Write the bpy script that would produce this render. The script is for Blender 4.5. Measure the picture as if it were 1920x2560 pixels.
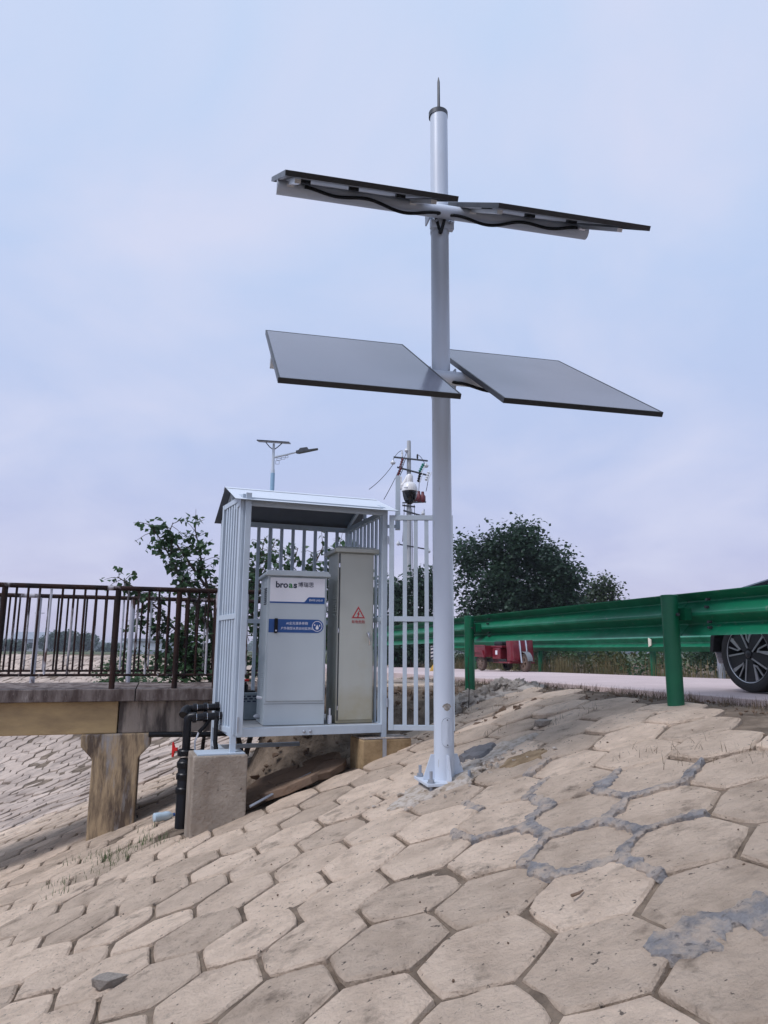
import bpy, bmesh, math, random
from mathutils import Vector, Matrix, noise
import numpy as np

# ------------------------------------------------------------------ clear
for o in list(bpy.data.objects):
    bpy.data.objects.remove(o, do_unlink=True)
scene = bpy.context.scene
COL = scene.collection
random.seed(7)
PI = math.pi
R = math.radians

# ------------------------------------------------------------------ camera (world origin = the eye, z = 0 is eye level)
PITCH, ROLL, FPX = R(10.762), R(0.392), 1823.8
fwd = Vector((0, math.cos(PITCH), math.sin(PITCH)))
up0 = Vector((0, -math.sin(PITCH), math.cos(PITCH)))
rt0 = Vector((1, 0, 0))
rt = rt0 * math.cos(ROLL) + up0 * math.sin(ROLL)
up = up0 * math.cos(ROLL) - rt0 * math.sin(ROLL)
cd = bpy.data.cameras.new('camera')
cam = bpy.data.objects.new('camera', cd)
COL.objects.link(cam)
M = Matrix.Identity(4)
for i in range(3):
    M[i][0], M[i][1], M[i][2] = rt[i], up[i], -fwd[i]
cam.matrix_world = M
cd.sensor_fit = 'VERTICAL'
cd.sensor_height = 36.0
cd.lens = 36.0 * FPX / 2560.0
cd.clip_start = 0.05
cd.clip_end = 6000
scene.camera = cam

# ------------------------------------------------------------------ sky, sun, exposure
SUN_AZ, SUN_EL = R(-125), R(54)          # azimuth from +Y towards +X, elevation
w = bpy.data.worlds.new('World')
scene.world = w
w.use_nodes = True
nt = w.node_tree
nt.nodes.clear()
N = nt.nodes.new
L = nt.links.new
wo = N('ShaderNodeOutputWorld'); bg = N('ShaderNodeBackground')
bg.inputs['Strength'].default_value = 0.1
sky = N('ShaderNodeTexSky'); sky.sky_type = 'NISHITA'; sky.sun_disc = False
sky.sun_elevation = SUN_EL; sky.sun_rotation = SUN_AZ
sky.air_density = 1.0; sky.dust_density = 2.0
tc = N('ShaderNodeTexCoord'); sep = N('ShaderNodeSeparateXYZ')
L(tc.outputs['Generated'], sep.inputs[0])
ramp = N('ShaderNodeValToRGB')
cr = ramp.color_ramp
stops = [(0.0, (4.2, 3.85, 5.2)), (0.10, (3.7, 3.8, 5.4)), (0.25, (3.45, 4.0, 5.75)), (0.5, (3.55, 4.4, 6.15)), (0.8, (3.85, 4.8, 6.4))]
while len(cr.elements) < len(stops):
    cr.elements.new(0.5)
for e, (p, c) in zip(cr.elements, stops):
    e.position = p; e.color = (*c, 1)
L(sep.outputs['Z'], ramp.inputs['Fac'])
# soft cloud layer: noise on the direction flattened towards the horizon
div = N('ShaderNodeMath'); div.operation = 'ADD'; div.inputs[1].default_value = 0.28
L(sep.outputs['Z'], div.inputs[0])
cmbd = N('ShaderNodeVectorMath'); cmbd.operation = 'DIVIDE'
cz = N('ShaderNodeCombineXYZ')
for k in range(3):
    L(div.outputs[0], cz.inputs[k])
L(tc.outputs['Generated'], cmbd.inputs[0]); L(cz.outputs[0], cmbd.inputs[1])
n1 = N('ShaderNodeTexNoise'); n1.inputs['Scale'].default_value = 1.7; n1.inputs['Detail'].default_value = 7
n1.inputs['Roughness'].default_value = 0.52; n1.inputs['Distortion'].default_value = 0.35
L(cmbd.outputs[0], n1.inputs['Vector'])
cr2 = N('ShaderNodeValToRGB'); cr2.color_ramp.elements[0].position = 0.43; cr2.color_ramp.elements[1].position = 0.72
L(n1.outputs['Fac'], cr2.inputs['Fac'])
mixc = N('ShaderNodeMix'); mixc.data_type = 'RGBA'
mixc.inputs['B'].default_value = (4.9, 5.0, 6.2, 1)
mf = N('ShaderNodeMath'); mf.operation = 'MULTIPLY'; mf.inputs[1].default_value = 0.75
L(cr2.outputs['Color'], mf.inputs[0]); L(mf.outputs[0], mixc.inputs['Factor'])
L(ramp.outputs['Color'], mixc.inputs['A'])
mixs = N('ShaderNodeMix'); mixs.data_type = 'RGBA'; mixs.inputs['Factor'].default_value = 0.93
L(sky.outputs['Color'], mixs.inputs['A']); L(mixc.outputs['Result'], mixs.inputs['B'])
L(mixs.outputs['Result'], bg.inputs['Color']); L(bg.outputs[0], wo.inputs[0])

sd = bpy.data.lights.new('sun', 'SUN')
sd.energy = 1.5; sd.angle = R(18); sd.color = (0.97, 0.95, 1.0)
sun = bpy.data.objects.new('sun', sd)
COL.objects.link(sun)
sdir = Vector((math.sin(SUN_AZ) * math.cos(SUN_EL), math.cos(SUN_AZ) * math.cos(SUN_EL), math.sin(SUN_EL)))
sun.rotation_euler = sdir.to_track_quat('Z', 'Y').to_euler()
sun.location = (-20, -10, 30)

vs = scene.view_settings
vs.view_transform = 'Standard'; vs.look = 'None'; vs.exposure = 0.60; vs.gamma = 1.0; vs.use_curve_mapping = False

# ------------------------------------------------------------------ materials
MATS = {}
def mat(name, col, rough=0.6, metal=0.0, var=0.12, scale=6.0, bump=0.0, bscale=40.0, col2=None, fac=(0.45, 0.6), detail=5,
        rnd=0.0, spec=0.5, coat=0.0, stretch=None, col3=None, s3=1.5, f3=(0.55, 0.7), col4=None, s4=45, f4=(0.66, 0.72)):
    """principled material; colour varied by object-space noise, optional second / third patch colour, bump, per-object random value"""
    if name in MATS:
        return MATS[name]
    m = bpy.data.materials.new(name)
    m.use_nodes = True
    t = m.node_tree
    b = t.nodes['Principled BSDF']
    nn = t.nodes.new; ll = t.links.new
    tcn = nn('ShaderNodeTexCoord')
    vec = tcn.outputs['Object']
    oi = nn('ShaderNodeObjectInfo')
    if rnd > 0:
        ad = nn('ShaderNodeVectorMath'); ad.operation = 'MULTIPLY_ADD'
        ad.inputs[1].default_value = (1, 1, 1)
        sc_ = nn('ShaderNodeVectorMath'); sc_.operation = 'SCALE'; sc_.inputs[0].default_value = (37, 53, 19)
        ll(oi.outputs['Random'], sc_.inputs['Scale'])
        ll(vec, ad.inputs[0]); ll(sc_.outputs[0], ad.inputs[2]); vec = ad.outputs[0]
    if stretch:
        mp = nn('ShaderNodeMapping'); mp.inputs['Scale'].default_value = stretch
        ll(vec, mp.inputs['Vector']); vec = mp.outputs[0]
    no = nn('ShaderNodeTexNoise'); no.inputs['Scale'].default_value = scale; no.inputs['Detail'].default_value = detail
    no.inputs['Roughness'].default_value = 0.62
    ll(vec, no.inputs['Vector'])
    mx = nn('ShaderNodeMix'); mx.data_type = 'RGBA'
    c1 = col
    c2 = col2 if col2 else tuple(max(0, c * (1 - 2.2 * var)) for c in col)
    mr = nn('ShaderNodeMapRange'); mr.clamp = True
    if col2:
        mr.inputs[1].default_value, mr.inputs[2].default_value = fac
    else:
        mr.inputs[1].default_value, mr.inputs[2].default_value = 0.3, 0.75
    ll(no.outputs['Fac'], mr.inputs[0]); ll(mr.outputs[0], mx.inputs['Factor'])
    mx.inputs['A'].default_value = (*c1, 1); mx.inputs['B'].default_value = (*c2, 1)
    out = mx.outputs['Result']
    if col3:
        n3 = nn('ShaderNodeTexNoise'); n3.inputs['Scale'].default_value = s3; n3.inputs['Detail'].default_value = 6
        n3.inputs['Roughness'].default_value = 0.65
        ll(vec, n3.inputs['Vector'])
        m3 = nn('ShaderNodeMapRange'); m3.clamp = True
        m3.inputs[1].default_value, m3.inputs[2].default_value = f3
        ll(n3.outputs['Fac'], m3.inputs[0])
        x3 = nn('ShaderNodeMix'); x3.data_type = 'RGBA'
        ll(m3.outputs[0], x3.inputs['Factor']); ll(out, x3.inputs['A']); x3.inputs['B'].default_value = (*col3, 1)
        out = x3.outputs['Result']
    if col4:
        n4 = nn('ShaderNodeTexNoise'); n4.inputs['Scale'].default_value = s4; n4.inputs['Detail'].default_value = 3
        ll(vec, n4.inputs['Vector'])
        m4 = nn('ShaderNodeMapRange'); m4.clamp = True
        m4.inputs[1].default_value, m4.inputs[2].default_value = f4
        ll(n4.outputs['Fac'], m4.inputs[0])
        x4 = nn('ShaderNodeMix'); x4.data_type = 'RGBA'
        ll(m4.outputs[0], x4.inputs['Factor']); ll(out, x4.inputs['A']); x4.inputs['B'].default_value = (*col4, 1)
        out = x4.outputs['Result']
    if rnd > 0:
        hv = nn('ShaderNodeHueSaturation')
        r2 = nn('ShaderNodeMapRange'); r2.inputs[3].default_value = 1 - rnd; r2.inputs[4].default_value = 1 + rnd
        ll(oi.outputs['Random'], r2.inputs[0]); ll(r2.outputs[0], hv.inputs['Value']); ll(out, hv.inputs['Color'])
        out = hv.outputs['Color']
    ll(out, b.inputs['Base Color'])
    rr = nn('ShaderNodeMapRange'); rr.inputs[3].default_value = max(0.02, rough - 0.1); rr.inputs[4].default_value = min(1, rough + 0.1)
    ll(no.outputs['Fac'], rr.inputs[0]); ll(rr.outputs[0], b.inputs['Roughness'])
    b.inputs['Metallic'].default_value = metal
    b.inputs['Specular IOR Level'].default_value = spec
    b.inputs['Coat Weight'].default_value = coat
    if bump > 0:
        nb = nn('ShaderNodeTexNoise'); nb.inputs['Scale'].default_value = bscale; nb.inputs['Detail'].default_value = 8
        nb.inputs['Roughness'].default_value = 0.7
        ll(vec, nb.inputs['Vector'])
        bp = nn('ShaderNodeBump'); bp.inputs['Strength'].default_value = 1.0; bp.inputs['Distance'].default_value = bump
        ll(nb.outputs['Fac'], bp.inputs['Height']); ll(bp.outputs[0], b.inputs['Normal'])
    MATS[name] = m
    return m

PAVER = mat('paver_concrete', (0.74, 0.585, 0.45), 0.92, scale=4.5, var=0.2, bump=0.075, bscale=12, rnd=0.18, spec=0.1,
            col2=(0.56, 0.435, 0.33), fac=(0.42, 0.68), detail=14, col3=(0.27, 0.21, 0.16), s3=5.0, f3=(0.57, 0.74), col4=(0.17, 0.14, 0.115), s4=38, f4=(0.665, 0.72))
SOIL = mat('joint_soil', (0.17, 0.135, 0.10), 0.95, scale=7, col2=(0.27, 0.21, 0.15), fac=(0.4, 0.65), bump=0.03, bscale=30, spec=0.1,
           col3=(0.10, 0.09, 0.055), s3=3.0)
MORTAR = mat('mortar', (0.40, 0.385, 0.385), 0.92, scale=11, var=0.25, bump=0.06, bscale=18, spec=0.1, col3=(0.58, 0.475, 0.385), s3=9, f3=(0.42, 0.60), col4=(0.22, 0.20, 0.19), s4=30, f4=(0.62, 0.70))
CRUMB = mat('crumbled_mortar', (0.60, 0.53, 0.46), 0.95, scale=18, col2=(0.42, 0.34, 0.26), bump=0.03, bscale=30, spec=0.15)
SANDP = mat('brown_slab', (0.36, 0.26, 0.16), 0.95, scale=9, col2=(0.24, 0.17, 0.10), bump=0.02, bscale=30, spec=0.15)
GREYP = mat('grey_slab', (0.20, 0.195, 0.20), 0.9, scale=9, var=0.2, bump=0.015, bscale=30, spec=0.2)
WHITE = mat('white_powder_coat', (0.58, 0.64, 0.70), 0.42, scale=3, var=0.05, col3=(0.56, 0.60, 0.64), s3=2, f3=(0.5, 0.8))
POLEW = mat('pole_white_paint', (0.60, 0.655, 0.735), 0.38, scale=2.5, var=0.05, stretch=(1, 1, 0.25), col3=(0.53, 0.555, 0.60), s3=3, f3=(0.52, 0.75), col4=(0.40, 0.40, 0.40), s4=30, f4=(0.70, 0.76))
CAGE = mat('cage_paint', (0.50, 0.575, 0.65), 0.45, scale=4, var=0.06, col3=(0.43, 0.48, 0.53), s3=2.5, f3=(0.55, 0.75))
ROOFW = mat('roof_sheet_white', (0.66, 0.71, 0.77), 0.4, scale=3, var=0.04)
ROOFU = mat('roof_sheet_shaded_underside', (0.10, 0.115, 0.14), 0.6, scale=3, var=0.08)  # underside of the white sheet, with the shade under the roof put into its colour
ALU = mat('aluminium', (0.70, 0.71, 0.73), 0.35, metal=0.6, scale=5, var=0.05)
BLACKF = mat('black_frame', (0.012, 0.012, 0.014), 0.4)
BACKS = mat('white_backsheet', (0.27, 0.275, 0.29), 0.5, scale=3, var=0.05)
RUBBER = mat('black_rubber', (0.006, 0.006, 0.007), 0.6, spec=0.25)
PVC = mat('black_pvc', (0.006, 0.006, 0.008), 0.35, spec=0.3)
GREEN = mat('green_rail_paint', (0.0, 0.165, 0.078), 0.40, scale=4, var=0.14, spec=0.6, col3=(0.02, 0.205, 0.11), s3=3, f3=(0.5, 0.7), col4=(0.10, 0.17, 0.12), s4=22, f4=(0.64, 0.72))
GREENP = mat('green_post_paint', (0.0, 0.125, 0.052), 0.42, scale=4, var=0.1, col3=(0.0, 0.085, 0.045), s3=5, f3=(0.5, 0.7))
GALV = mat('galvanised_steel', (0.42, 0.45, 0.50), 0.45, metal=0.5, scale=8, var=0.1)
CABA = mat('cabinet_blue_grey', (0.49, 0.55, 0.585), 0.5, scale=3, var=0.03)
CABB = mat('cabinet_warm_grey', (0.50, 0.515, 0.465), 0.48, scale=2, var=0.05, col3=(0.42, 0.38, 0.25), s3=1.2, f3=(0.55, 0.8))
def foot_dirt(m, c, z0, z1):
    t = m.node_tree; b = t.nodes['Principled BSDF']; src = b.inputs['Base Color'].links[0].from_socket
    tcn = t.nodes.new('ShaderNodeTexCoord'); sp_ = t.nodes.new('ShaderNodeSeparateXYZ'); t.links.new(tcn.outputs['Object'], sp_.inputs[0])
    no = t.nodes.new('ShaderNodeTexNoise'); no.inputs['Scale'].default_value = 7; no.inputs['Detail'].default_value = 8; t.links.new(tcn.outputs['Object'], no.inputs['Vector'])
    ad = t.nodes.new('ShaderNodeMath'); ad.operation = 'MULTIPLY_ADD'; ad.inputs[1].default_value = 0.5; t.links.new(no.outputs['Fac'], ad.inputs[0]); t.links.new(sp_.outputs['Z'], ad.inputs[2])
    mr = t.nodes.new('ShaderNodeMapRange'); mr.inputs[1].default_value = z1 + 0.25; mr.inputs[2].default_value = z0 + 0.25; t.links.new(ad.outputs[0], mr.inputs[0])
    mx = t.nodes.new('ShaderNodeMix'); mx.data_type = 'RGBA'; t.links.new(mr.outputs[0], mx.inputs['Factor']); t.links.new(src, mx.inputs['A']); mx.inputs['B'].default_value = (*c, 1)
    t.links.new(mx.outputs['Result'], b.inputs['Base Color'])
foot_dirt(CABB, (0.34, 0.28, 0.15), -0.15, 0.42)
LABW = mat('label_white', (0.80, 0.80, 0.84), 0.4, var=0.02)
LABB = mat('label_blue', (0.012, 0.075, 0.27), 0.4, var=0.05)
INK = mat('ink_navy', (0.012, 0.018, 0.05), 0.5)
INKG = mat('ink_green', (0.04, 0.22, 0.06), 0.5)
INKR = mat('ink_red', (0.50, 0.02, 0.03), 0.5)
REDP = mat('red_plastic', (0.62, 0.012, 0.008), 0.4)
TRIKE = mat('red_paint_dusty', (0.15, 0.004, 0.014), 0.38, scale=5, col2=(0.20, 0.04, 0.04), fac=(0.5, 0.75), coat=0.2)
RUST = mat('rusty_railing', (0.036, 0.018, 0.014), 0.85, spec=0.15, scale=5, col2=(0.017, 0.012, 0.012), bump=0.004, bscale=60,
           col3=(0.42, 0.40, 0.42), s3=3.2, f3=(0.57, 0.64), stretch=(1, 1, 0.35), rnd=0.15)
PALER = mat('peeling_white_railing', (0.50, 0.50, 0.55), 0.7, scale=5, col2=(0.10, 0.05, 0.04), fac=(0.52, 0.6), stretch=(1, 1, 0.4), rnd=0.1)
FASCIA = mat('weathered_fascia_concrete', (0.20, 0.165, 0.15), 0.92, scale=2.2, col2=(0.085, 0.062, 0.055), fac=(0.42, 0.6), bump=0.01, bscale=25,
             stretch=(3, 1, 0.8), col3=(0.30, 0.26, 0.24), s3=5, f3=(0.58, 0.72), spec=0.2)
GIRDY = mat('ochre_stained_girder', (0.50, 0.36, 0.19), 0.9, scale=1.6, col2=(0.26, 0.185, 0.11), fac=(0.45, 0.7), bump=0.006, bscale=30, stretch=(0.6, 1, 1.6), spec=0.2)
GIRDG = mat('grey_stained_girder', (0.34, 0.285, 0.24), 0.9, scale=2.5, col2=(0.085, 0.068, 0.06), fac=(0.45, 0.62), bump=0.008, bscale=30, stretch=(2.5, 1, 0.5), spec=0.2)
PIERM = mat('stained_pier_concrete', (0.46, 0.34, 0.21), 0.9, scale=3, col2=(0.12, 0.088, 0.066), fac=(0.46, 0.62), bump=0.008, bscale=30, stretch=(2.5, 2.5, 0.5),
            col3=(0.35, 0.33, 0.32), s3=2.5, f3=(0.55, 0.66), spec=0.2)
CONC = mat('pedestal_concrete', (0.46, 0.39, 0.32), 0.92, scale=3.5, var=0.2, bump=0.03, bscale=22, spec=0.15, col3=(0.29, 0.23, 0.18), s3=3, f3=(0.5, 0.7), col4=(0.16, 0.13, 0.11), s4=26, f4=(0.66, 0.72))
CONCB = mat('brown_pedestal_concrete', (0.38, 0.27, 0.15), 0.92, scale=6, col2=(0.22, 0.15, 0.08), fac=(0.45, 0.65), bump=0.01, bscale=30, spec=0.2)
ROAD = mat('pink_road_concrete', (0.58, 0.47, 0.45), 0.9, scale=2.5, var=0.08, bump=0.004, bscale=60, rnd=0.05, spec=0.2)
ROCK = mat('pale_rubble', (0.60, 0.53, 0.46), 0.95, scale=6, var=0.2, bump=0.02, bscale=18, rnd=0.2, spec=0.15)
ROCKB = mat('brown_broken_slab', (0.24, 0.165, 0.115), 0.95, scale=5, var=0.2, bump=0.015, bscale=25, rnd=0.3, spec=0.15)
BARK = mat('bark', (0.11, 0.085, 0.065), 0.9, scale=12, var=0.2, bump=0.01, bscale=30)
def leafmat(name, c, c2):
    m = mat(name, c, 0.5, scale=1.3, col2=c2, fac=(0.35, 0.65), spec=0.35)
    t = m.node_tree; b = t.nodes['Principled BSDF']; out = [n for n in t.nodes if n.type == 'OUTPUT_MATERIAL'][0]
    tl = t.nodes.new('ShaderNodeBsdfTranslucent'); ms = t.nodes.new('ShaderNodeMixShader'); ms.inputs[0].default_value = 0.3
    src = b.inputs['Base Color'].links[0].from_socket
    hs = t.nodes.new('ShaderNodeHueSaturation'); hs.inputs['Value'].default_value = 1.5; hs.inputs['Hue'].default_value = 0.485
    t.links.new(src, hs.inputs['Color']); t.links.new(hs.outputs[0], tl.inputs['Color'])
    t.links.new(b.outputs[0], ms.inputs[1]); t.links.new(tl.outputs[0], ms.inputs[2]); t.links.new(ms.outputs[0], out.inputs['Surface'])
    return m
LEAF = leafmat('leaf_dark_green', (0.062, 0.130, 0.052), (0.034, 0.075, 0.034))
LEAFD = leafmat('leaf_deep_green', (0.045, 0.085, 0.052), (0.026, 0.052, 0.034))
LEAFO = leafmat('leaf_mid_green', (0.062, 0.092, 0.042), (0.034, 0.055, 0.03))
LEAFY = leafmat('leaf_olive', (0.10, 0.115, 0.04), (0.05, 0.065, 0.03))
DRY = mat('dry_grass', (0.20, 0.145, 0.09), 0.9, scale=3, col2=(0.085, 0.06, 0.04), fac=(0.4, 0.6))
REED = mat('dry_reed', (0.17, 0.13, 0.06), 0.9, scale=2, col2=(0.08, 0.075, 0.03), fac=(0.4, 0.6))
GRASSG = mat('green_weed', (0.10, 0.14, 0.05), 0.8, scale=3, var=0.2)
UPOLE = mat('utility_pole_concrete', (0.42, 0.43, 0.44), 0.85, scale=3, var=0.08)
PORC = mat('porcelain', (0.72, 0.74, 0.76), 0.25)
STEELD = mat('dark_steel', (0.07, 0.075, 0.085), 0.5, metal=0.3)
CAMW = mat('camera_white', (0.80, 0.80, 0.81), 0.32, var=0.02)
SMOKE = mat('smoked_dome', (0.008, 0.008, 0.012), 0.08)
TYRE = mat('tyre_rubber', (0.014, 0.014, 0.015), 0.75, bump=0.003, bscale=60)
TYRED = mat('dusty_tyre', (0.11, 0.075, 0.06), 0.9, scale=8, var=0.2)
ALLOY = mat('alloy_machined', (0.55, 0.56, 0.58), 0.3, metal=0.75, var=0.04)
ALLOYD = mat('alloy_dark', (0.02, 0.021, 0.024), 0.35)
CARP = mat('car_paint_grey_blue', (0.10, 0.125, 0.16), 0.25, metal=0.4, var=0.03, coat=0.6)
CARBK = mat('car_black_trim', (0.01, 0.01, 0.011), 0.6)
GLASSD = mat('car_glass', (0.02, 0.024, 0.03), 0.05)
BLDG = mat('white_render', (0.60, 0.63, 0.68), 0.8, scale=0.8, var=0.08)
ROOFB = mat('far_roof_grey', (0.30, 0.33, 0.38), 0.8)
WIRE = mat('wire_black', (0.02, 0.02, 0.024), 0.5)
CHROME = mat('chrome', (0.65, 0.65, 0.67), 0.18, metal=0.9, var=0.03)
BLUEB = mat('blue_sleeve', (0.28, 0.46, 0.62), 0.5, var=0.05)
PLASTB = mat('pale_blue_bottle', (0.50, 0.62, 0.70), 0.15, var=0.1)
STRIPEW = mat('stripe_white', (0.70, 0.66, 0.62), 0.5)
YELLOW = mat('yellow_base', (0.45, 0.26, 0.02), 0.6, scale=8, col2=(0.2, 0.12, 0.04))

def glass_panel():
    m = bpy.data.materials.new('solar_glass')
    m.use_nodes = True
    t = m.node_tree; b = t.nodes['Principled BSDF']
    tcn = t.nodes.new('ShaderNodeTexCoord'); no = t.nodes.new('ShaderNodeTexNoise')
    no.inputs['Scale'].default_value = 7; no.inputs['Detail'].default_value = 8
    t.links.new(tcn.outputs['Object'], no.inputs['Vector'])
    mr = t.nodes.new('ShaderNodeMapRange'); mr.inputs[3].default_value = 0.06; mr.inputs[4].default_value = 0.22
    t.links.new(no.outputs['Fac'], mr.inputs[0]); t.links.new(mr.outputs[0], b.inputs['Roughness'])
    mx = t.nodes.new('ShaderNodeMix'); mx.data_type = 'RGBA'
    mx.inputs['A'].default_value = (0.060, 0.070, 0.105, 1); mx.inputs['B'].default_value = (0.125, 0.135, 0.175, 1)
    t.links.new(no.outputs['Fac'], mx.inputs['Factor']); t.links.new(mx.outputs['Result'], b.inputs['Base Color'])
    b.inputs['IOR'].default_value = 1.5
    return m
PVGLASS = glass_panel()

# ------------------------------------------------------------------ mesh helpers
class MB:
    def __init__(s):
        s.v = []; s.f = []
    def add(s, vs_, fs):
        o = len(s.v)
        s.v += [tuple(p) for p in vs_]
        s.f += [tuple(i + o for i in f) for f in fs]
        return s
    def box(s, c, d, M=None):
        c = Vector(c); x, y, z = (k / 2 for k in d)
        P = [Vector((a * x, b * y, e * z)) for e in (-1, 1) for b in (-1, 1) for a in (-1, 1)]
        if M is not None:
            P = [M @ p for p in P]
        P = [p + c for p in P]
        return s.add(P, [(0, 2, 3, 1), (4, 5, 7, 6), (0, 1, 5, 4), (2, 6, 7, 3), (0, 4, 6, 2), (1, 3, 7, 5)])
    def span(s, a, b):
        a = Vector(a); b = Vector(b)
        return s.box((a + b) / 2, [abs(k) for k in (b - a)])
    def bar(s, p, q, wd, ht, ref=(0, 0, 1)):
        p = Vector(p); q = Vector(q); d = (q - p).normalized(); ref = Vector(ref)
        if abs(d.dot(ref)) > 0.98:
            ref = Vector((0, 1, 0))
        a = d.cross(ref).normalized() * wd / 2; b = a.cross(d).normalized() * ht / 2
        P = [p - a - b, p + a - b, p + a + b, p - a + b, q - a - b, q + a - b, q + a + b, q - a + b]
        return s.add(P, [(0, 3, 2, 1), (4, 5, 6, 7), (0, 1, 5, 4), (1, 2, 6, 5), (2, 3, 7, 6), (3, 0, 4, 7)])
    def tube(s, pts, r, n=8, cap=True):
        pts = [Vector(p) for p in pts]
        rs = r if isinstance(r, (list, tuple)) else [r] * len(pts)
        rings = []; prev = None
        for i, p in enumerate(pts):
            d = (pts[min(i + 1, len(pts) - 1)] - pts[max(i - 1, 0)]).normalized()
            if prev is None:
                ref = Vector((0, 0, 1)) if abs(d.z) < 0.9 else Vector((1, 0, 0))
                a = d.cross(ref).normalized()
            else:
                a = (prev - d * prev.dot(d))
                a = a.normalized() if a.length > 1e-6 else d.orthogonal().normalized()
            prev = a; b = d.cross(a)
            rings.append([p + (a * math.cos(2 * PI * k / n) + b * math.sin(2 * PI * k / n)) * rs[i] for k in range(n)])
        V = [p for rg in rings for p in rg]; F = []
        for i in range(len(pts) - 1):
            for k in range(n):
                k2 = (k + 1) % n
                F.append((i * n + k, i * n + k2, (i + 1) * n + k2, (i + 1) * n + k))
        if cap:
            F.append(tuple(range(n - 1, -1, -1))); F.append(tuple((len(pts) - 1) * n + k for k in range(n)))
        return s.add(V, F)
    def lathe(s, prof, n=16, M=None, cap=True):
        V = []; F = []
        for (r, z) in prof:
            for k in range(n):
                p = Vector((r * math.cos(2 * PI * k / n), r * math.sin(2 * PI * k / n), z))
                V.append(M @ p if M is not None else p)
        m = len(prof)
        for i in range(m - 1):
            for k in range(n):
                k2 = (k + 1) % n
                F.append((i * n + k, i * n + k2, (i + 1) * n + k2, (i + 1) * n + k))
        if cap:
            F.append(tuple(range(n - 1, -1, -1))); F.append(tuple((m - 1) * n + k for k in range(n)))
        return s.add(V, F)
    def prism(s, poly, thick, M):
        """poly in local xy, extruded along local z from 0 to thick"""
        n = len(poly)
        V = [M @ Vector((x, y, 0)) for x, y in poly] + [M @ Vector((x, y, thick)) for x, y in poly]
        F = [tuple(range(n - 1, -1, -1)), tuple(range(n, 2 * n))]
        F += [(k, (k + 1) % n, n + (k + 1) % n, n + k) for k in range(n)]
        return s.add(V, F)
    def sweep(s, prof, a, b, side):
        """closed section prof [(d, z)] swept from a to b; d along 'side'"""
        a = Vector(a); b = Vector(b); side = Vector(side); n = len(prof)
        V = [p + side * d + Vector((0, 0, z)) for p in (a, b) for d, z in prof]
        F = [(k, (k + 1) % n, n + (k + 1) % n, n + k) for k in range(n)]
        F += [tuple(range(n - 1, -1, -1)), tuple(range(n, 2 * n))]
        return s.add(V, F)
    def mesh(s, name, m, smooth=False, fix=True):
        me = bpy.data.meshes.new(name)
        me.from_pydata(s.v, [], s.f)
        me.materials.append(m)
        if fix:
            bm = bmesh.new(); bm.from_mesh(me)
            bmesh.ops.recalc_face_normals(bm, faces=bm.faces)
            bm.to_mesh(me); bm.free()
        if smooth:
            for p in me.polygons:
                p.use_smooth = True
            try:
                me.set_sharp_from_angle(angle=R(38))
            except Exception:
                pass
        me.update()
        return me
    def build(s, name, m, parent=None, smooth=False, bevel=0, loc=None, fix=True):
        me = s.mesh(name, m, smooth, fix)
        o = bpy.data.objects.new(name, me); COL.objects.link(o)
        if parent is not None:
            o.parent = parent
        if loc is not None:
            o.location = loc
        if bevel > 0:
            bv = o.modifiers.new('bevel', 'BEVEL'); bv.width = bevel; bv.segments = 2; bv.limit_method = 'ANGLE'
        return o

def tag(o, label=None, cat=None, group=None, kind=None):
    if label: o['label'] = label
    if cat: o['category'] = cat
    if group: o['group'] = group
    if kind: o['kind'] = kind
    return o
def thing(name, label, cat, loc=(0, 0, 0), rz=0, group=None):
    o = bpy.data.objects.new(name, None); COL.objects.link(o)
    o.location = loc; o.rotation_euler = (0, 0, rz)
    o.empty_display_size = 0.2
    return tag(o, label, cat, group)
def link(me, name, parent=None, loc=(0, 0, 0), rot=None):
    o = bpy.data.objects.new(name, me); COL.objects.link(o); o.parent = parent; o.location = loc
    if rot is not None:
        o.rotation_euler = rot
    return o
def fbm(x, y, s=1.0, seed=0.0):
    return noise.fractal(Vector((x * s + seed, y * s - seed, seed)), 0.9, 2.0, 5)
def text_part(name, body, size, m, parent, Mloc, align='CENTER', extrude=0.0008, xscale=1.0, bold=0.0, fit=None):
    """flat lettering as a mesh; Mloc maps text xy plane into the parent's space"""
    cu = bpy.data.curves.new(name, 'FONT'); cu.body = body; cu.size = size; cu.align_x = align; cu.align_y = 'CENTER'; cu.extrude = extrude; cu.offset = bold
    tmp = bpy.data.objects.new('tmp_text', cu); COL.objects.link(tmp)
    dg = bpy.context.evaluated_depsgraph_get(); dg.update()
    me = bpy.data.meshes.new_from_object(tmp.evaluated_get(dg))
    bpy.data.objects.remove(tmp, do_unlink=True); bpy.data.curves.remove(cu)
    if fit:
        xs_ = [v.co.x for v in me.vertices]; xscale = fit / (max(xs_) - min(xs_)); me.transform(Matrix.Translation((-min(xs_), 0, 0)))
    me.transform(Mloc @ Matrix.Diagonal((xscale, 1, 1, 1)))
    me.materials.clear(); me.materials.append(m)
    o = bpy.data.objects.new(name, me); COL.objects.link(o); o.parent = parent
    return o
def frontM(x, y, z):
    """text plane facing local -y, origin at (x,y,z)"""
    return Matrix.Translation((x, y, z)) @ Matrix.Rotation(PI / 2, 4, 'X')

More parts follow.
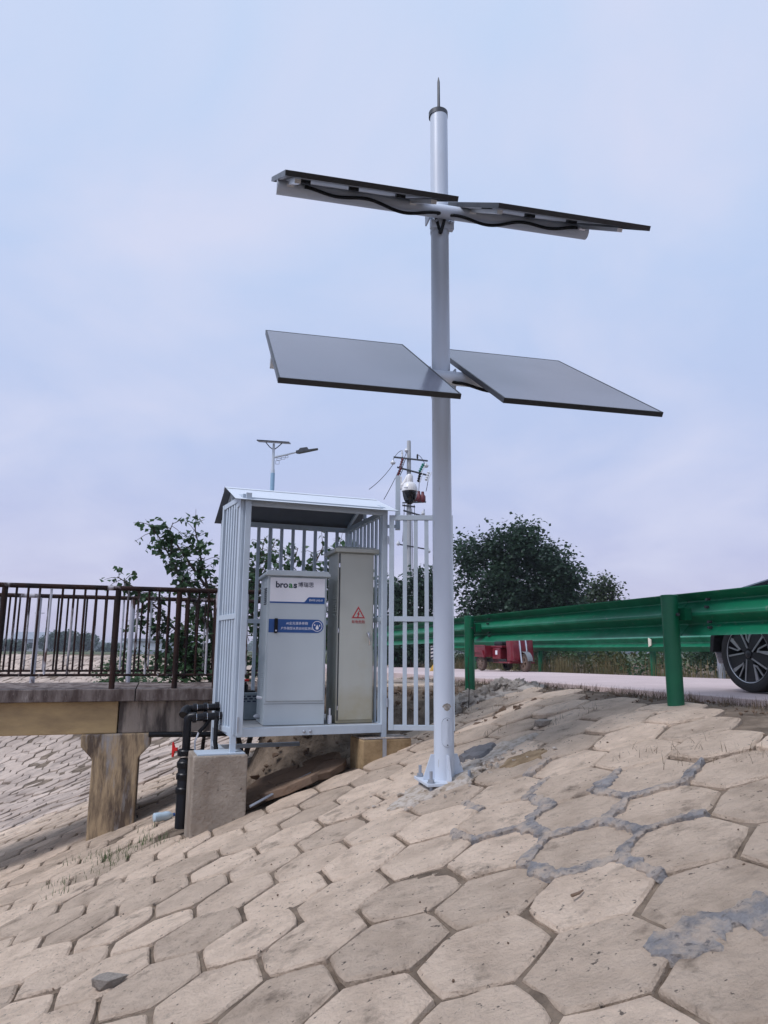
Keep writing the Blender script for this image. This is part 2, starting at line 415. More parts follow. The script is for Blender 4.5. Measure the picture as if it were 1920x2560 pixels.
# ------------------------------------------------------------------ terrain
GX, GY, Z0 = 0.3457, 0.0391, -1.238           # the paved slope: z = Z0 + GX x + GY y
RDIR = Vector((-0.276, 0.961, 0)).normalized()  # the road runs away to the left
RSIDE = Vector((0.961, 0.276, 0)).normalized()
def road_z(y):
    return -0.355 - 0.012 * max(0, y - 8)
def road_s(x, y):                              # signed distance past the near edge of the road
    return (x - (4.64 - 0.287 * y)) * 0.961
def smin(a, b, k):
    h = max(0, min(1, 0.5 + 0.5 * (b - a) / k)); return b * (1 - h) + a * h - k * h * (1 - h)
def crest_z(y):
    return -0.362 - 0.011 * max(0, y - 8)
def plane1(x, y):
    return Z0 + GX * x + GY * y
def H(x, y):
    p1 = plane1(x, y)
    p2 = -0.45 + 0.35 * ((x + 5) * 0.625 + (y - 26) * 0.78)
    p = -smin(-p1, -p2, 0.8)
    fk = max(0, min(1, (y - 18) / 8)) * max(0, min(1, (-3 - x) / 5))
    z = smin(p, crest_z(min(y, 30)) + 0.33 * fk, 0.13)
    bk = max(0, min(1, (y - 7.95) / 0.95)) * max(0, min(1, (x + 1.7) / 0.6)) * (1 if y < 12 else max(0, 1 - (y - 12) / 3))
    if bk > 0 and z < -0.47:                  # abutment bank behind the shelter
        z += (bk * bk * (3 - 2 * bk)) * (-0.47 - z)
    z = max(z, -6.5)
    d = math.hypot(x, y)
    if d > 45:                                # fields lie a little lower far away
        z = z - min(1, (d - 45) / 60) * 0.55 if z > -1.2 else z
    s = road_s(x, y)
    if -0.35 < s < 4.6 and -30 < y < 60:      # bed under the road slabs
        z = min(z, road_z(y) - 0.07)
    return z

def grid_axis(lo, fine0, fine1, hi, st):
    a = [fine0 + i * st for i in range(int((fine1 - fine0) / st) + 1)]
    x = a[-1]; d = st
    while x < hi:
        d *= 1.16; x += d; a.append(x)
    x = a[0]; d = st; b = []
    while x > lo:
        d *= 1.16; x -= d; b.append(x)
    return b[::-1] + a
gxs = grid_axis(-1100, -3.6, 4.4, 1100, 0.085)
gys = grid_axis(-250, 1.6, 10.6, 1500, 0.085)
tv = []; tf = []
for y in gys:
    for x in gxs:
        z = H(x, y)
        near = math.hypot(x, y - 5)
        if near < 60:
            z -= 0.019
            z += 0.008 * fbm(x, y, 3.0, 4.1) + 0.009 * fbm(x, y, 11.0, 1.7)
            # the eroded dirt bank behind the gate
            if 6.9 < y < 9.6 and -2.0 < x < 1.5:
                k = min(1, (y - 6.9) / 0.6) * min(1, (x + 2.0) / 0.5) * min(1, (1.5 - x) / 0.4)
                z += k * (0.10 * fbm(x, y, 3.2, 9.0) + 0.05 * fbm(x, y, 9.0, 2.0) - 0.05)
        tv.append((x, y, z))
nx = len(gxs)
for j in range(len(gys) - 1):
    for i in range(nx - 1):
        a = j * nx + i
        tf.append((a, a + 1, a + nx + 1, a + nx))
mb = MB(); mb.v = tv; mb.f = tf
def ground_material():
    m = bpy.data.materials.new('levee_ground'); m.use_nodes = True
    t = m.node_tree; b = t.nodes['Principled BSDF']; nn = t.nodes.new; ll = t.links.new
    g = nn('ShaderNodeNewGeometry')
    n1 = nn('ShaderNodeTexNoise'); n1.inputs['Scale'].default_value = 6; n1.inputs['Detail'].default_value = 8; ll(g.outputs['Position'], n1.inputs['Vector'])
    r1 = nn('ShaderNodeValToRGB'); r1.color_ramp.elements[0].position = 0.35; r1.color_ramp.elements[1].position = 0.7
    r1.color_ramp.elements[0].color = (0.105, 0.080, 0.060, 1); r1.color_ramp.elements[1].color = (0.25, 0.195, 0.145, 1)
    ll(n1.outputs['Fac'], r1.inputs['Fac'])
    n2 = nn('ShaderNodeTexNoise'); n2.inputs['Scale'].default_value = 0.08; n2.inputs['Detail'].default_value = 6; ll(g.outputs['Position'], n2.inputs['Vector'])
    r2 = nn('ShaderNodeValToRGB'); r2.color_ramp.elements[0].position = 0.4; r2.color_ramp.elements[1].position = 0.62
    r2.color_ramp.elements[0].color = (0.055, 0.085, 0.04, 1); r2.color_ramp.elements[1].color = (0.15, 0.14, 0.08, 1)
    ll(n2.outputs['Fac'], r2.inputs['Fac'])
    sp = nn('ShaderNodeVectorMath'); sp.operation = 'LENGTH'; ll(g.outputs['Position'], sp.inputs[0])
    mr = nn('ShaderNodeMapRange'); mr.inputs[1].default_value = 38; mr.inputs[2].default_value = 48; ll(sp.outputs['Value'], mr.inputs[0])
    mx = nn('ShaderNodeMix'); mx.data_type = 'RGBA'; ll(mr.outputs[0], mx.inputs['Factor']); ll(r1.outputs[0], mx.inputs['A']); ll(r2.outputs[0], mx.inputs['B'])
    ll(mx.outputs['Result'], b.inputs['Base Color']); b.inputs['Roughness'].default_value = 0.95; b.inputs['Specular IOR Level'].default_value = 0.1
    nb = nn('ShaderNodeTexNoise'); nb.inputs['Scale'].default_value = 28; nb.inputs['Detail'].default_value = 9; ll(g.outputs['Position'], nb.inputs['Vector'])
    bp = nn('ShaderNodeBump'); bp.inputs['Distance'].default_value = 0.03; ll(nb.outputs['Fac'], bp.inputs['Height']); ll(bp.outputs[0], b.inputs['Normal'])
    return m
GROUND = ground_material()
ground = mb.build('ground', GROUND, smooth=True, fix=False)
tag(ground, kind='structure')

# water at the foot of the bank, out to the left
WATER = mat('river_water', (0.05, 0.065, 0.06), 0.08, bump=0.01, bscale=3, var=0.1)
wv = MB().add([(-90, -60, -5.6), (-9, -60, -5.6), (-9, 24, -5.6), (-90, 60, -5.6)], [(0, 1, 2, 3)])
tag(wv.build('water', WATER), kind='structure')

# ------------------------------------------------------------------ hexagonal pavers on the slope
A_HEX, PH = 0.26345, -0.23336
nrm = Vector((-GX, -GY, 1)).normalized()
ex = Vector((1, 0, GX)).normalized()
ey = nrm.cross(ex)
P0 = Vector((0.2724, 2.9971, plane1(0.2724, 2.9971)))
ee = [(math.cos(PH - k * PI / 3) * A_HEX, math.sin(PH - k * PI / 3) * A_HEX) for k in range(3)]
T1 = (ee[0][0] + ee[1][0], ee[0][1] + ee[1][1]); T2 = (ee[1][0] + ee[2][0], ee[1][1] + ee[2][1])
def plane_pt(u, v, h=0.0):
    return P0 + ex * u + ey * v + nrm * h
def ground_pt(u, v, h=0.0):
    p = plane_pt(u, v)
    return Vector((p.x, p.y, H(p.x, p.y))) + nrm * h
slope = MB()
def hexmesh(seed, nseg=3, rad=None):
    rr = random.Random(seed)
    rad = rad or A_HEX - 0.0085
    out = []; inn = []
    chip = rr.random() < 0.45
    cc = rr.randrange(6)
    for k in range(6):
        a0 = PH + k * PI / 3; a1 = a0 + PI / 3
        p = Vector((math.cos(a0), math.sin(a0))) * rad; q = Vector((math.cos(a1), math.sin(a1))) * rad
        for s_ in range(nseg):
            t = s_ / nseg
            pt = p.lerp(q, t)
            f = 1 - 0.022 * rr.random() - (0.035 * rr.random() if s_ == 0 else 0)
            if chip and k == cc and s_ == 0:
                f -= 0.06
            out.append(pt * f)
    V = []; n = len(out)
    for p in out:
        sc_ = 1 - rr.uniform(0.025, 0.075)
        V.append((p.x * sc_, p.y * sc_, 0.002 * rr.uniform(-1, 1)))
    for p in out:
        V.append((p.x, p.y, -0.010))
    for p in out:
        V.append((p.x, p.y, -0.055))
    F = [tuple(range(n))]
    for r_ in range(2):
        for k in range(n):
            F.append((r_ * n + k, (r_ + 1) * n + k, (r_ + 1) * n + (k + 1) % n, r_ * n + (k + 1) % n))
    return V, F
variants = []
for i in range(14):
    V, F = hexmesh(100 + i)
    m_ = MB().add(V, F).mesh('paver', PAVER, smooth=False)
    variants.append(m_)
cagep = Vector((-1.305, 6.618, 0)); CYAW = 0.35821
def cage_local(x, y):
    dx, dy = x - cagep.x, y - cagep.y
    c, s = math.cos(CYAW), math.sin(CYAW)
    return dx * c + dy * s, -dx * s + dy * c
def project(p):
    z = p.dot(fwd)
    return (960 + FPX * p.dot(rt) / z, 1280 - FPX * p.dot(up) / z, z)
tiles = []
for i in range(-120, 110):
    for j in range(-130, 60):
        u = T1[0] * i + T2[0] * j + ee[1][0]; v = T1[1] * i + T2[1] * j + ee[1][1]
        p = plane_pt(u, v)
        if not (-34 < p.x < 3.4 and 0.2 < p.y < 47):
            continue
        z = H(p.x, p.y)
        if z < -5.8:
            continue
        if z > -0.379 - 0.008 * max(0, p.y - 6) + 0.012 * fbm(p.x, p.y, 1.3, 3.3) and not (p.y > 15):       # above the paving: dirt verge
            continue
        if p.y > 15 and (z > crest_z(min(p.y, 30)) + 0.33 * max(0, min(1, (-3 - p.x) / 5)) - 0.025 or math.hypot(p.x, p.y) > 44):
            continue
        lx, ly = cage_local(p.x, p.y)
        if ly > 0.55 and lx > -0.1 and p.y < 10.5:                           # eroded bank beside and behind the shelter
            continue
        if -0.35 < lx < 1.25 and -0.05 < ly < 1.3:
            continue
        if (p.x - 0.46) ** 2 + (p.y - 5.30) ** 2 < 0.035:
            continue
        pr = project(Vector((p.x, p.y, z))) if p.y > 0.3 else (0, 0, -1)
        vis = pr[2] > 0 and -120 < pr[0] < 2040 and 1500 < pr[1] < 2700
        if not vis and math.hypot(p.x, p.y) > 11 and not (pr[2] > 0 and -700 < pr[0] < 2600):
            continue
        tiles.append((0 if vis else 1, pr[2] if vis else 99, p.x, p.y, z))
tiles.sort()
one = [t for t in tiles[:285]]
rest = tiles[285:]
rnd = random.Random(11)
paving = bpy.data.objects.new('paved_slope', None); COL.objects.link(paving); paving['kind'] = 'structure'
def local_normal(x, y):
    e = 0.15
    return Vector((-(H(x + e, y) - H(x - e, y)) / (2 * e), -(H(x, y + e) - H(x, y - e)) / (2 * e), 1)).normalized()
for t in one:
    _, _, x, y, z = t
    n_ = local_normal(x, y)
    exl = (ex - n_ * ex.dot(n_)).normalized(); eyl = n_.cross(exl)
    n_t = (n_ + exl * rnd.gauss(0, 0.019) + eyl * rnd.gauss(0, 0.019)).normalized()
    exl = (exl - n_t * exl.dot(n_t)).normalized(); eyl = n_t.cross(exl)
    o = bpy.data.objects.new('paver', rnd.choice(variants)); COL.objects.link(o); o.parent = paving
    mm = Matrix.Identity(4)
    rot6 = rnd.randrange(6) * PI / 3
    ax = exl * math.cos(rot6) + eyl * math.sin(rot6); ay = n_t.cross(ax)
    for k in range(3):
        mm[k][0], mm[k][1], mm[k][2] = ax[k], ay[k], n_t[k]
    mm.translation = Vector((x, y, z)) + n_t * rnd.uniform(-0.008, 0.008)
    o.matrix_basis = mm
far = MB()
for t in rest:
    _, _, x, y, z = t
    V, F = hexmesh(rnd.randrange(99999), 1)
    dz = rnd.uniform(-0.025, 0.025) if math.hypot(x, y) > 9 else rnd.uniform(-0.006, 0.005)
    tx, ty = rnd.gauss(0, 0.03), rnd.gauss(0, 0.03)
    W = []
    for (a, b, c) in V:
        q = ex * a + ey * b
        W.append((x + q.x, y + q.y, H(x + q.x, y + q.y) + c + dz + tx * a + ty * b))
    far.add(W, F)
PAVERF = mat('paver_concrete_far', (0.56, 0.455, 0.375), 0.9, scale=0.9, spec=0.2, col2=(0.27, 0.215, 0.18), fac=(0.35, 0.7), detail=9, bump=0.02, bscale=9,
             col3=(0.20, 0.17, 0.15), s3=3.0, f3=(0.52, 0.75))
fo = far.build('distant_pavers', PAVERF, paving)
fo['kind'] = 'stuff'

# mortar smeared along the joints round the mast
paths = [
 [(-0.04, 1.39), (0.08, 1.31), (0.31, 1.44), (0.38, 1.43), (0.65, 1.32), (0.83, 1.58), (0.78, 1.84), (0.68, 1.94)],
 [(0.65, 1.10), (0.52, 0.94), (0.42, 0.90), (0.23, 0.94), (0.18, 1.04)],
 [(0.66, 1.14), (0.96, 1.09), (1.05, 1.09), (1.21, 1.33)],
 [(0.51, 0.90), (0.56, 0.73), (0.62, 0.58), (0.82, 0.47), (0.86, 0.49), (1.01, 0.68), (0.98, 0.91), (0.94, 1.04)],
 [(0.56, 0.59), (0.45, 0.45), (0.36, 0.37), (0.38, 0.29), (0.45, 0.14)],
 [(1.02, 0.71), (1.24, 0.79), (1.33, 0.76), (1.37, 0.61), (1.42, 0.44), (1.24, 0.18), (1.09, 0.23), (0.90, 0.23), (0.79, 0.10), (0.73, 0.13), (0.70, 0.07), (0.82, -0.11)],
 [(0.82, 0.47), (0.84, 0.31), (0.86, 0.19)],
 [(1.05, -0.70), (0.91, -0.66), (0.80, -0.61), (0.71, -0.62), (0.62, -0.67), (0.58, -0.72)],
 [(0.71, 0.08), (0.52, 0.15), (0.45, 0.14)]]
widths = [0.038, 0.034, 0.038, 0.042, 0.040, 0.044, 0.036, 0.075, 0.032]
def near_path(q, tol):
    for pi_, pth_ in enumerate(paths):
        if pi_ == 7:
            continue
        for a_, b_ in zip(pth_[:-1], pth_[1:]):
            a_ = Vector(a_); b_ = Vector(b_); ab = b_ - a_
            t_ = max(0, min(1, (q - a_).dot(ab) / max(1e-9, ab.dot(ab))))
            if (a_ + ab * t_ - q).length < tol:
                return True
    return False
bands = [(paths[7], widths[7])]
seen = set()
for i in range(-2, 14):
    for j in range(-14, 8):
        c_ = Vector((T1[0] * i + T2[0] * j + ee[1][0], T1[1] * i + T2[1] * j + ee[1][1]))
        if not (-0.4 < c_.x < 1.9 and -0.6 < c_.y < 2.3):
            continue
        vt = [c_ + Vector((math.cos(PH + k * PI / 3), math.sin(PH + k * PI / 3))) * A_HEX for k in range(6)]
        for k in range(6):
            a_, b_ = vt[k], vt[(k + 1) % 6]; m_ = (a_ + b_) / 2
            key = (round(m_.x, 2), round(m_.y, 2))
            if key in seen or (round(m_.x + 0.01, 2), round(m_.y, 2)) in seen:
                continue
            if near_path(m_, 0.075) and near_path(a_.lerp(b_, 0.2), 0.12) and near_path(a_.lerp(b_, 0.8), 0.12):
                seen.add(key); d_ = (b_ - a_).normalized() * 0.018
                bands.append(([tuple(a_ - d_), tuple(b_ + d_)], rnd.uniform(0.026, 0.044)))
for pi, (pth, wd) in enumerate(bands):
    pts = [Vector(p) for p in pth]
    # resample every 15 mm
    sm = []
    for a, b in zip(pts[:-1], pts[1:]):
        n_ = max(2, int((b - a).length / 0.011))
        sm += [a.lerp(b, k / n_) for k in range(n_)]
    sm.append(pts[-1])
    for _ in range(4):
        sm = [sm[0]] + [(sm[k - 1] + sm[k] * 2 + sm[k + 1]) / 4 for k in range(1, len(sm) - 1)] + [sm[-1]]
    V = []; F = []
    for k, p in enumerate(sm):
        d = (sm[min(k + 1, len(sm) - 1)] - sm[max(k - 1, 0)]).normalized(); s_ = Vector((-d.y, d.x))
        e = min(1, 0.6 + k / 6, 0.6 + (len(sm) - 1 - k) / 6)
        wl = wd * e * max(0.45, 0.95 + 0.95 * fbm(p.x, p.y, 7, pi + 1.3) + 0.35 * fbm(p.x, p.y, 28, pi) + rnd.uniform(-0.10, 0.10))
        wr = wd * e * max(0.45, 0.95 + 0.95 * fbm(p.x, p.y, 7, pi + 7.9) + 0.35 * fbm(p.x, p.y, 28, pi + 3) + rnd.uniform(-0.10, 0.10))
        for off, h in ((-wl, -0.02), (-wl * 0.96, 0.006 + rnd.uniform(0, 0.008)), (-wl * 0.4, 0.011 + rnd.uniform(0, 0.008)), (wr * 0.5, 0.009 + rnd.uniform(0, 0.006)), (wr * 1.1, 0.003 + rnd.uniform(0, 0.005)), (wr * 1.3, -0.012)):
            q = p + s_ * off
            V.append(tuple(ground_pt(q.x, q.y, h if 0 < k < len(sm) - 1 else -0.02)))
    for k in range(len(sm) - 1):
        for c in range(5):
            F.append((k * 6 + c, k * 6 + c + 1, (k + 1) * 6 + c + 1, (k + 1) * 6 + c))
    MB().add(V, F).build('mortar_smear', MORTAR, paving, fix=False)

def patch(name, m, cu, cv, ru, rv, ang=0, h=0.02, seed=1, rough=0.2, parent=None, rings=5, n=36, skirt=0.05):
    """irregular flat-topped patch lying on the slope, centre given in slope coordinates"""
    V = [tuple(ground_pt(cu, cv, h))]; F = []
    for r_ in range(1, rings + 1):
        t = r_ / rings
        for k in range(n):
            a = 2 * PI * k / n
            rad = 1 + rough * fbm(math.cos(a) * 1.5, math.sin(a) * 1.5, 1.2, seed)
            x, y = ru * rad * t * math.cos(a), rv * rad * t * math.sin(a)
            xx = x * math.cos(ang) - y * math.sin(ang); yy = x * math.sin(ang) + y * math.cos(ang)
            hh = h * (1 + 0.5 * fbm(xx + seed, yy, 9, seed)) * (1 - 0.35 * t) if r_ < rings else -skirt
            V.append(tuple(ground_pt(cu + xx, cv + yy, hh)))
    for k in range(n):
        F.append((0, 1 + k, 1 + (k + 1) % n))
    for r_ in range(rings - 1):
        for k in range(n):
            a = 1 + r_ * n
            F.append((a + k, a + n + k, a + n + (k + 1) % n, a + (k + 1) % n))
    return MB().add(V, F).build(name, m, parent, fix=False)
def uv_of(x, y):
    p = Vector((x, y, plane1(x, y))) - P0
    return p.dot(ex), p.dot(ey)
for (x, y, ru, rv, ang, m_, h, sd_) in [
        (0.40, 5.26, 0.36, 0.30, 0.2, CRUMB, 0.022, 3), (0.86, 5.62, 0.40, 0.17, 0.35, CRUMB, 0.020, 8), (0.20, 5.06, 0.20, 0.14, -0.2, CRUMB, 0.016, 5),
        (0.95, 5.12, 0.22, 0.15, 0.3, SANDP, 0.016, 12), (0.72, 5.72, 0.16, 0.18, 0.3, GREYP, 0.05, 21)]:
    u, v = uv_of(x, y)
    patch({CRUMB: 'crumbled_mortar', SANDP: 'brown_slab', GREYP: 'grey_slab'}[m_], m_, u, v, ru, rv, ang, h, sd_, 0.35, paving)

# ------------------------------------------------------------------ road
road = bpy.data.objects.new('road', None); COL.objects.link(road); road['kind'] = 'structure'
def road_pt(t, s_, dz=0):
    """t metres along the near edge from its point at y = 6.9, s_ metres to the right"""
    p = Vector((2.66, 6.9, 0)) + RDIR * t + RSIDE * s_
    return Vector((p.x, p.y, road_z(p.y) + dz))
tt = -14.0
while tt < 46:
    t1 = tt + 3.99
    a, b, c, d = road_pt(tt, 0), road_pt(tt, 4.05), road_pt(t1, 4.05), road_pt(t1, 0)
    dn = Vector((0, 0, -0.18))
    q = MB().add([a, b, c, d, a + dn, b + dn, c + dn, d + dn], [(0, 1, 2, 3), (7, 6, 5, 4), (0, 4, 5, 1), (1, 5, 6, 2), (2, 6, 7, 3), (3, 7, 4, 0)])
    q.build('concrete_slab', ROAD, road, bevel=0.008)
    tt += 4.0

# ------------------------------------------------------------------ solar monitoring mast
MX, MY, MZ, MH = 0.427, 5.27, -0.884, 5.212
mast = thing('solar_mast', 'tall white steel mast with lightning rod carrying four solar panels in two tiers', 'solar mast', (MX, MY, MZ))
MB().lathe([(0.0705, 0.02), (0.0705, MH - 0.02), (0.068, MH)], 40).build('shaft', POLEW, mast, smooth=True)
cap = MB()
cap.lathe([(0.078, MH - 0.03), (0.078, MH + 0.012), (0.05, MH + 0.02)], 32, Matrix.Translation((-0.004, 0.006, 0)))
cap.build('top_cap', STEELD, mast, smooth=True)
MB().tube([(0, 0, MH), (0, 0, MH + 0.30), (0, 0, MH + 0.345)], [0.012, 0.011, 0.003], 8).build('lightning_rod', STEELD, mast, smooth=True)
bp_ = MB().box((0, 0, 0.01), (0.34, 0.34, 0.020), Matrix.Rotation(R(13), 3, 'Z'))
bp_.build('base_plate', POLEW, mast, bevel=0.003)
for k in range(4):
    a = R(13 + 90 * k)
    Mg = Matrix.Rotation(a, 4, 'Z') @ Matrix.Rotation(PI / 2, 4, 'X') @ Matrix.Translation((0, 0, -0.006))
    MB().prism([(0.066, 0.021), (0.150, 0.021), (0.150, 0.035), (0.095, 0.185), (0.066, 0.185)], 0.012, Mg).build('gusset', POLEW, mast)
for k in range(4):
    a = R(13 + 45 + 90 * k)
    p = Vector((math.cos(a), math.sin(a), 0)) * 0.19
    bt = MB()
    bt.tube([p + Vector((0, 0, -0.04)), p + Vector((0, 0, 0.095))], 0.011, 10)
    bt.lathe([(0.021, 0.024), (0.021, 0.042)], 6, Matrix.Translation(p))
    bt.lathe([(0.028, 0.0215), (0.028, 0.025)], 16, Matrix.Translation(p))
    bt.build('anchor_bolt', GALV, mast)
# hand hole cover, following the curve of the shaft, facing the camera
def shaft_patch(name, m, poly, rad, az):
    """closed outline poly [(arc, z)] wrapped on the shaft at radius rad"""
    n = len(poly); V = []
    for r_ in (rad, 0.069):
        for (s_, z) in poly:
            a = az + s_ / 0.0705
            V.append((math.cos(a) * r_, math.sin(a) * r_, z))
    c = (math.cos(az) * rad, math.sin(az) * rad, sum(p[1] for p in poly) / n)
    V.append(c)
    F = [(k, (k + 1) % n, 2 * n) for k in range(n)] + [(k, n + k, n + (k + 1) % n, (k + 1) % n) for k in range(n)]
    return MB().add(V, F).build(name, m, mast)
AZF = math.atan2(-MY, -MX) + 0.33
st = [(0.036 * math.cos(a), 0.335 + 0.06 + 0.036 * math.sin(a)) for a in [PI * k / 8 for k in range(9)]] + \
     [(0.036 * math.cos(a), 0.335 - 0.06 + 0.036 * math.sin(a)) for a in [PI + PI * k / 8 for k in range(9)]]
hc = shaft_patch('hand_hole_cover', POLEW, st, 0.0755, AZF)
shaft_patch('cover_shadow_gap', STEELD, [(x * 1.05, 0.335 + (z - 0.335) * 1.02) for x, z in st], 0.0712, AZF)
for z in (0.252, 0.418):
    p = Vector((math.cos(AZF) * 0.076, math.sin(AZF) * 0.076, z))
    MB().lathe([(0.0045, -0.001), (0.0045, 0.003)], 8, Matrix.Translation(p) @ Vector((math.cos(AZF), math.sin(AZF), 0)).to_track_quat('Z', 'Y').to_matrix().to_4x4()).build('cover_screw', STEELD, mast)
shaft_patch('maker_badge', mat('badge_beige', (0.42, 0.38, 0.33), 0.6, scale=60, var=0.3), [(0.034, 0.505), (0.022, 0.522), (0.0, 0.530), (-0.022, 0.522), (-0.034, 0.505), (-0.022, 0.498), (-0.018, 0.486), (0, 0.476), (0.018, 0.486), (0.022, 0.498)], 0.0722, AZF)

TH, TL = R(13.271), R(33.204)
pu = Vector((math.cos(TH), math.sin(TH), 0))
pw = Vector((math.sin(TH) * math.cos(TL), -math.cos(TH) * math.cos(TL), -math.sin(TL)))
pn = pu.cross(-pw).normalized()
if pn.z < 0:
    pn = -pn
PL, PW_ = 1.134, 1.722
def build_panel(tier, side, h):
    c = Vector((0, 0, h - MZ)) + pw * 0.259 + pu * (-0.028 + side * (0.283 / 2 + PL / 2))
    Mp = Matrix.Identity(4)
    for k in range(3):
        Mp[k][0], Mp[k][1], Mp[k][2] = pu[k], -pw[k], pn[k]
    Mp.translation = c
    e = bpy.data.objects.new('solar_panel', None); COL.objects.link(e); e.parent = mast; e.matrix_basis = Mp
    e.empty_display_size = 0.1
    fr = MB(); t = 0.034; wf = 0.012
    x, y = PL / 2, PW_ / 2
    fr.span((-x, -y, -t), (-x + wf, y, 0)); fr.span((x - wf, -y, -t), (x, y, 0))
    fr.span((-x + wf, -y, -t), (x - wf, -y + wf, 0)); fr.span((-x + wf, y - wf, -t), (x - wf, y, 0))
    fr.build('panel_frame', BLACKF, e)
    MB().span((-x + wf, -y + wf, -0.006), (x - wf, y - wf, -0.0015)).build('panel_glass', PVGLASS, e)
    MB().span((-x + wf, -y + wf, -0.012), (x - wf, y - wf, -0.0065)).build('backsheet', BACKS, e)
    for rx in (-x + 0.10, x - 0.10):
        rl = MB()
        rl.span((rx - 0.02, -0.62, -0.062), (rx + 0.02, 0.86, -0.0345))
        rl.build('mounting_rail', ALU, e)
    for k in (-1, 0, 1):
        MB().span((k * 0.36 - 0.035, -0.03 + 0.0, -0.036), (k * 0.36 + 0.035, 0.03, -0.0125)).build('junction_box', RUBBER, e)
    return e
ARMR = 0.052
for tier, h in (('lower', 2.185), ('upper', 3.548)):
    for side in (-1, 1):
        pe = build_panel(tier, side, h)
        pe['label'] = f"{tier} {'left' if side < 0 else 'right'} solar panel"
    arm_c = Vector((0, 0, h - MZ)) + pw * 0.207 - pn * 0.088
    MB().tube([arm_c - pu * 1.30, arm_c + pu * 1.21], ARMR, 20).build('cross_arm', POLEW, mast, smooth=True)
    cl = MB()
    zc = arm_c.z
    cl.lathe([(0.0755, zc - 0.11), (0.0755, zc + 0.08)], 28)
    for s_ in (-1, 1):
        cl.box(Vector((0, 0, zc)) + pu * s_ * 0.10 + Vector((0.0, 0, 0.04)), (0.012, 0.10, 0.14), Matrix.Rotation(TH, 3, 'Z'))
    cl.box(Vector((0, 0, zc - 0.075)) + Vector((math.sin(TH), -math.cos(TH), 0)) * 0.055, (0.185, 0.045, 0.06), Matrix.Rotation(TH, 3, 'Z'))
    cl.build('arm_clamp', POLEW, mast, smooth=True)
    for s_ in (-1, 1):
        for dz_ in (-0.06, 0.06):
            p = Vector((0, 0, zc + dz_)) + pu * s_ * 0.055 + Vector((math.sin(TH), -math.cos(TH), 0)) * 0.082
            MB().tube([p, p + Vector((math.sin(TH), -math.cos(TH), 0)) * 0.018], 0.010, 6).build('clamp_bolt', GALV, mast)
    # saddle plates carrying the rails
    for s_ in (-1, 1):
        for off in (0.283 / 2 + 0.10, 0.283 / 2 + PL - 0.10):
            p = arm_c + pu * (s_ * off - 0.028) + pn * 0.012
            MB().box(p, (0.05, 0.10, 0.05), Matrix((pu, -pw, pn)).transposed()).build('saddle', ALU, mast)
    # sagging black cables under the panels
    base = Vector((0, 0, h - MZ)) - pn * 0.05 + pw * 0.12
    for s_ in (-1, 1):
        pts = []
        for k in range(41):
            t = k / 40
            q = base + pu * s_ * (1.10 - 1.04 * t) + pw * 0.13 - Vector((0, 0, 0.012 + 0.03 * math.sin(PI * min(1, t / 0.45)) ** 2 + (0.055 * math.sin(PI * (t - 0.45) / 0.55) ** 2 if t > 0.45 else 0) + 0.05 * t))
            pts.append(q)
        pts.append(Vector((0, 0, h - MZ)) + Vector((s_ * 0.04, -0.09, -0.20)))
        pts.append(Vector((0, 0, h - MZ)) + Vector((s_ * 0.01, -0.085, -0.31)))
        MB().tube(pts, 0.0125, 7).build('panel_cable', RUBBER, mast, smooth=True)
MB().lathe([(0.018, 0), (0.018, 0.03)], 12, Matrix.Translation((0, -0.075, 3.548 - MZ - 0.33)) @ Matrix.Rotation(PI / 2, 4, 'X')).build('cable_gland', RUBBER, mast)

# ------------------------------------------------------------------ barred shelter (cage)
CZ = -0.674
cage = thing('barred_shelter', 'pale grey steel bar shelter with gabled sheet roof and open gates around two cabinets', 'shelter', (cagep.x, cagep.y, CZ), CYAW)
CW, CD, CT = 1.40, 1.19, 2.04                  # width, depth, top of the beams above the floor
g = -CZ
P_ = 0.05
def post(x, y, z0, z1, s_=P_, m=CAGE, name='post'):
    return MB().span((x - s_ / 2, y - s_ / 2, z0), (x + s_ / 2, y + s_ / 2, z1)).build(name, m, cage, bevel=0.003)
post(0.0, 0.0, -0.20, CT - 0.05); post(CW, 0.0, -0.12, CT - 0.05)
post(0.0, CD, -0.55, CT - 0.05); post(CW, CD, -0.12, CT - 0.05)
def rail(a, b, wd=0.04, ht=0.05, name='rail'):
    return MB().bar(a, b, wd, ht).build(name, CAGE, cage, bevel=0.002)
zt = CT - 0.025
for a, b in (((-0.025, 0, zt), (CW + 0.025, 0, zt)), ((-0.025, CD, zt), (CW + 0.025, CD, zt)), ((0, 0.026, zt), (0, CD - 0.026, zt)), ((CW, 0.026, zt), (CW, CD - 0.026, zt))):
    rail(a, b, 0.05, 0.05, 'top_beam')
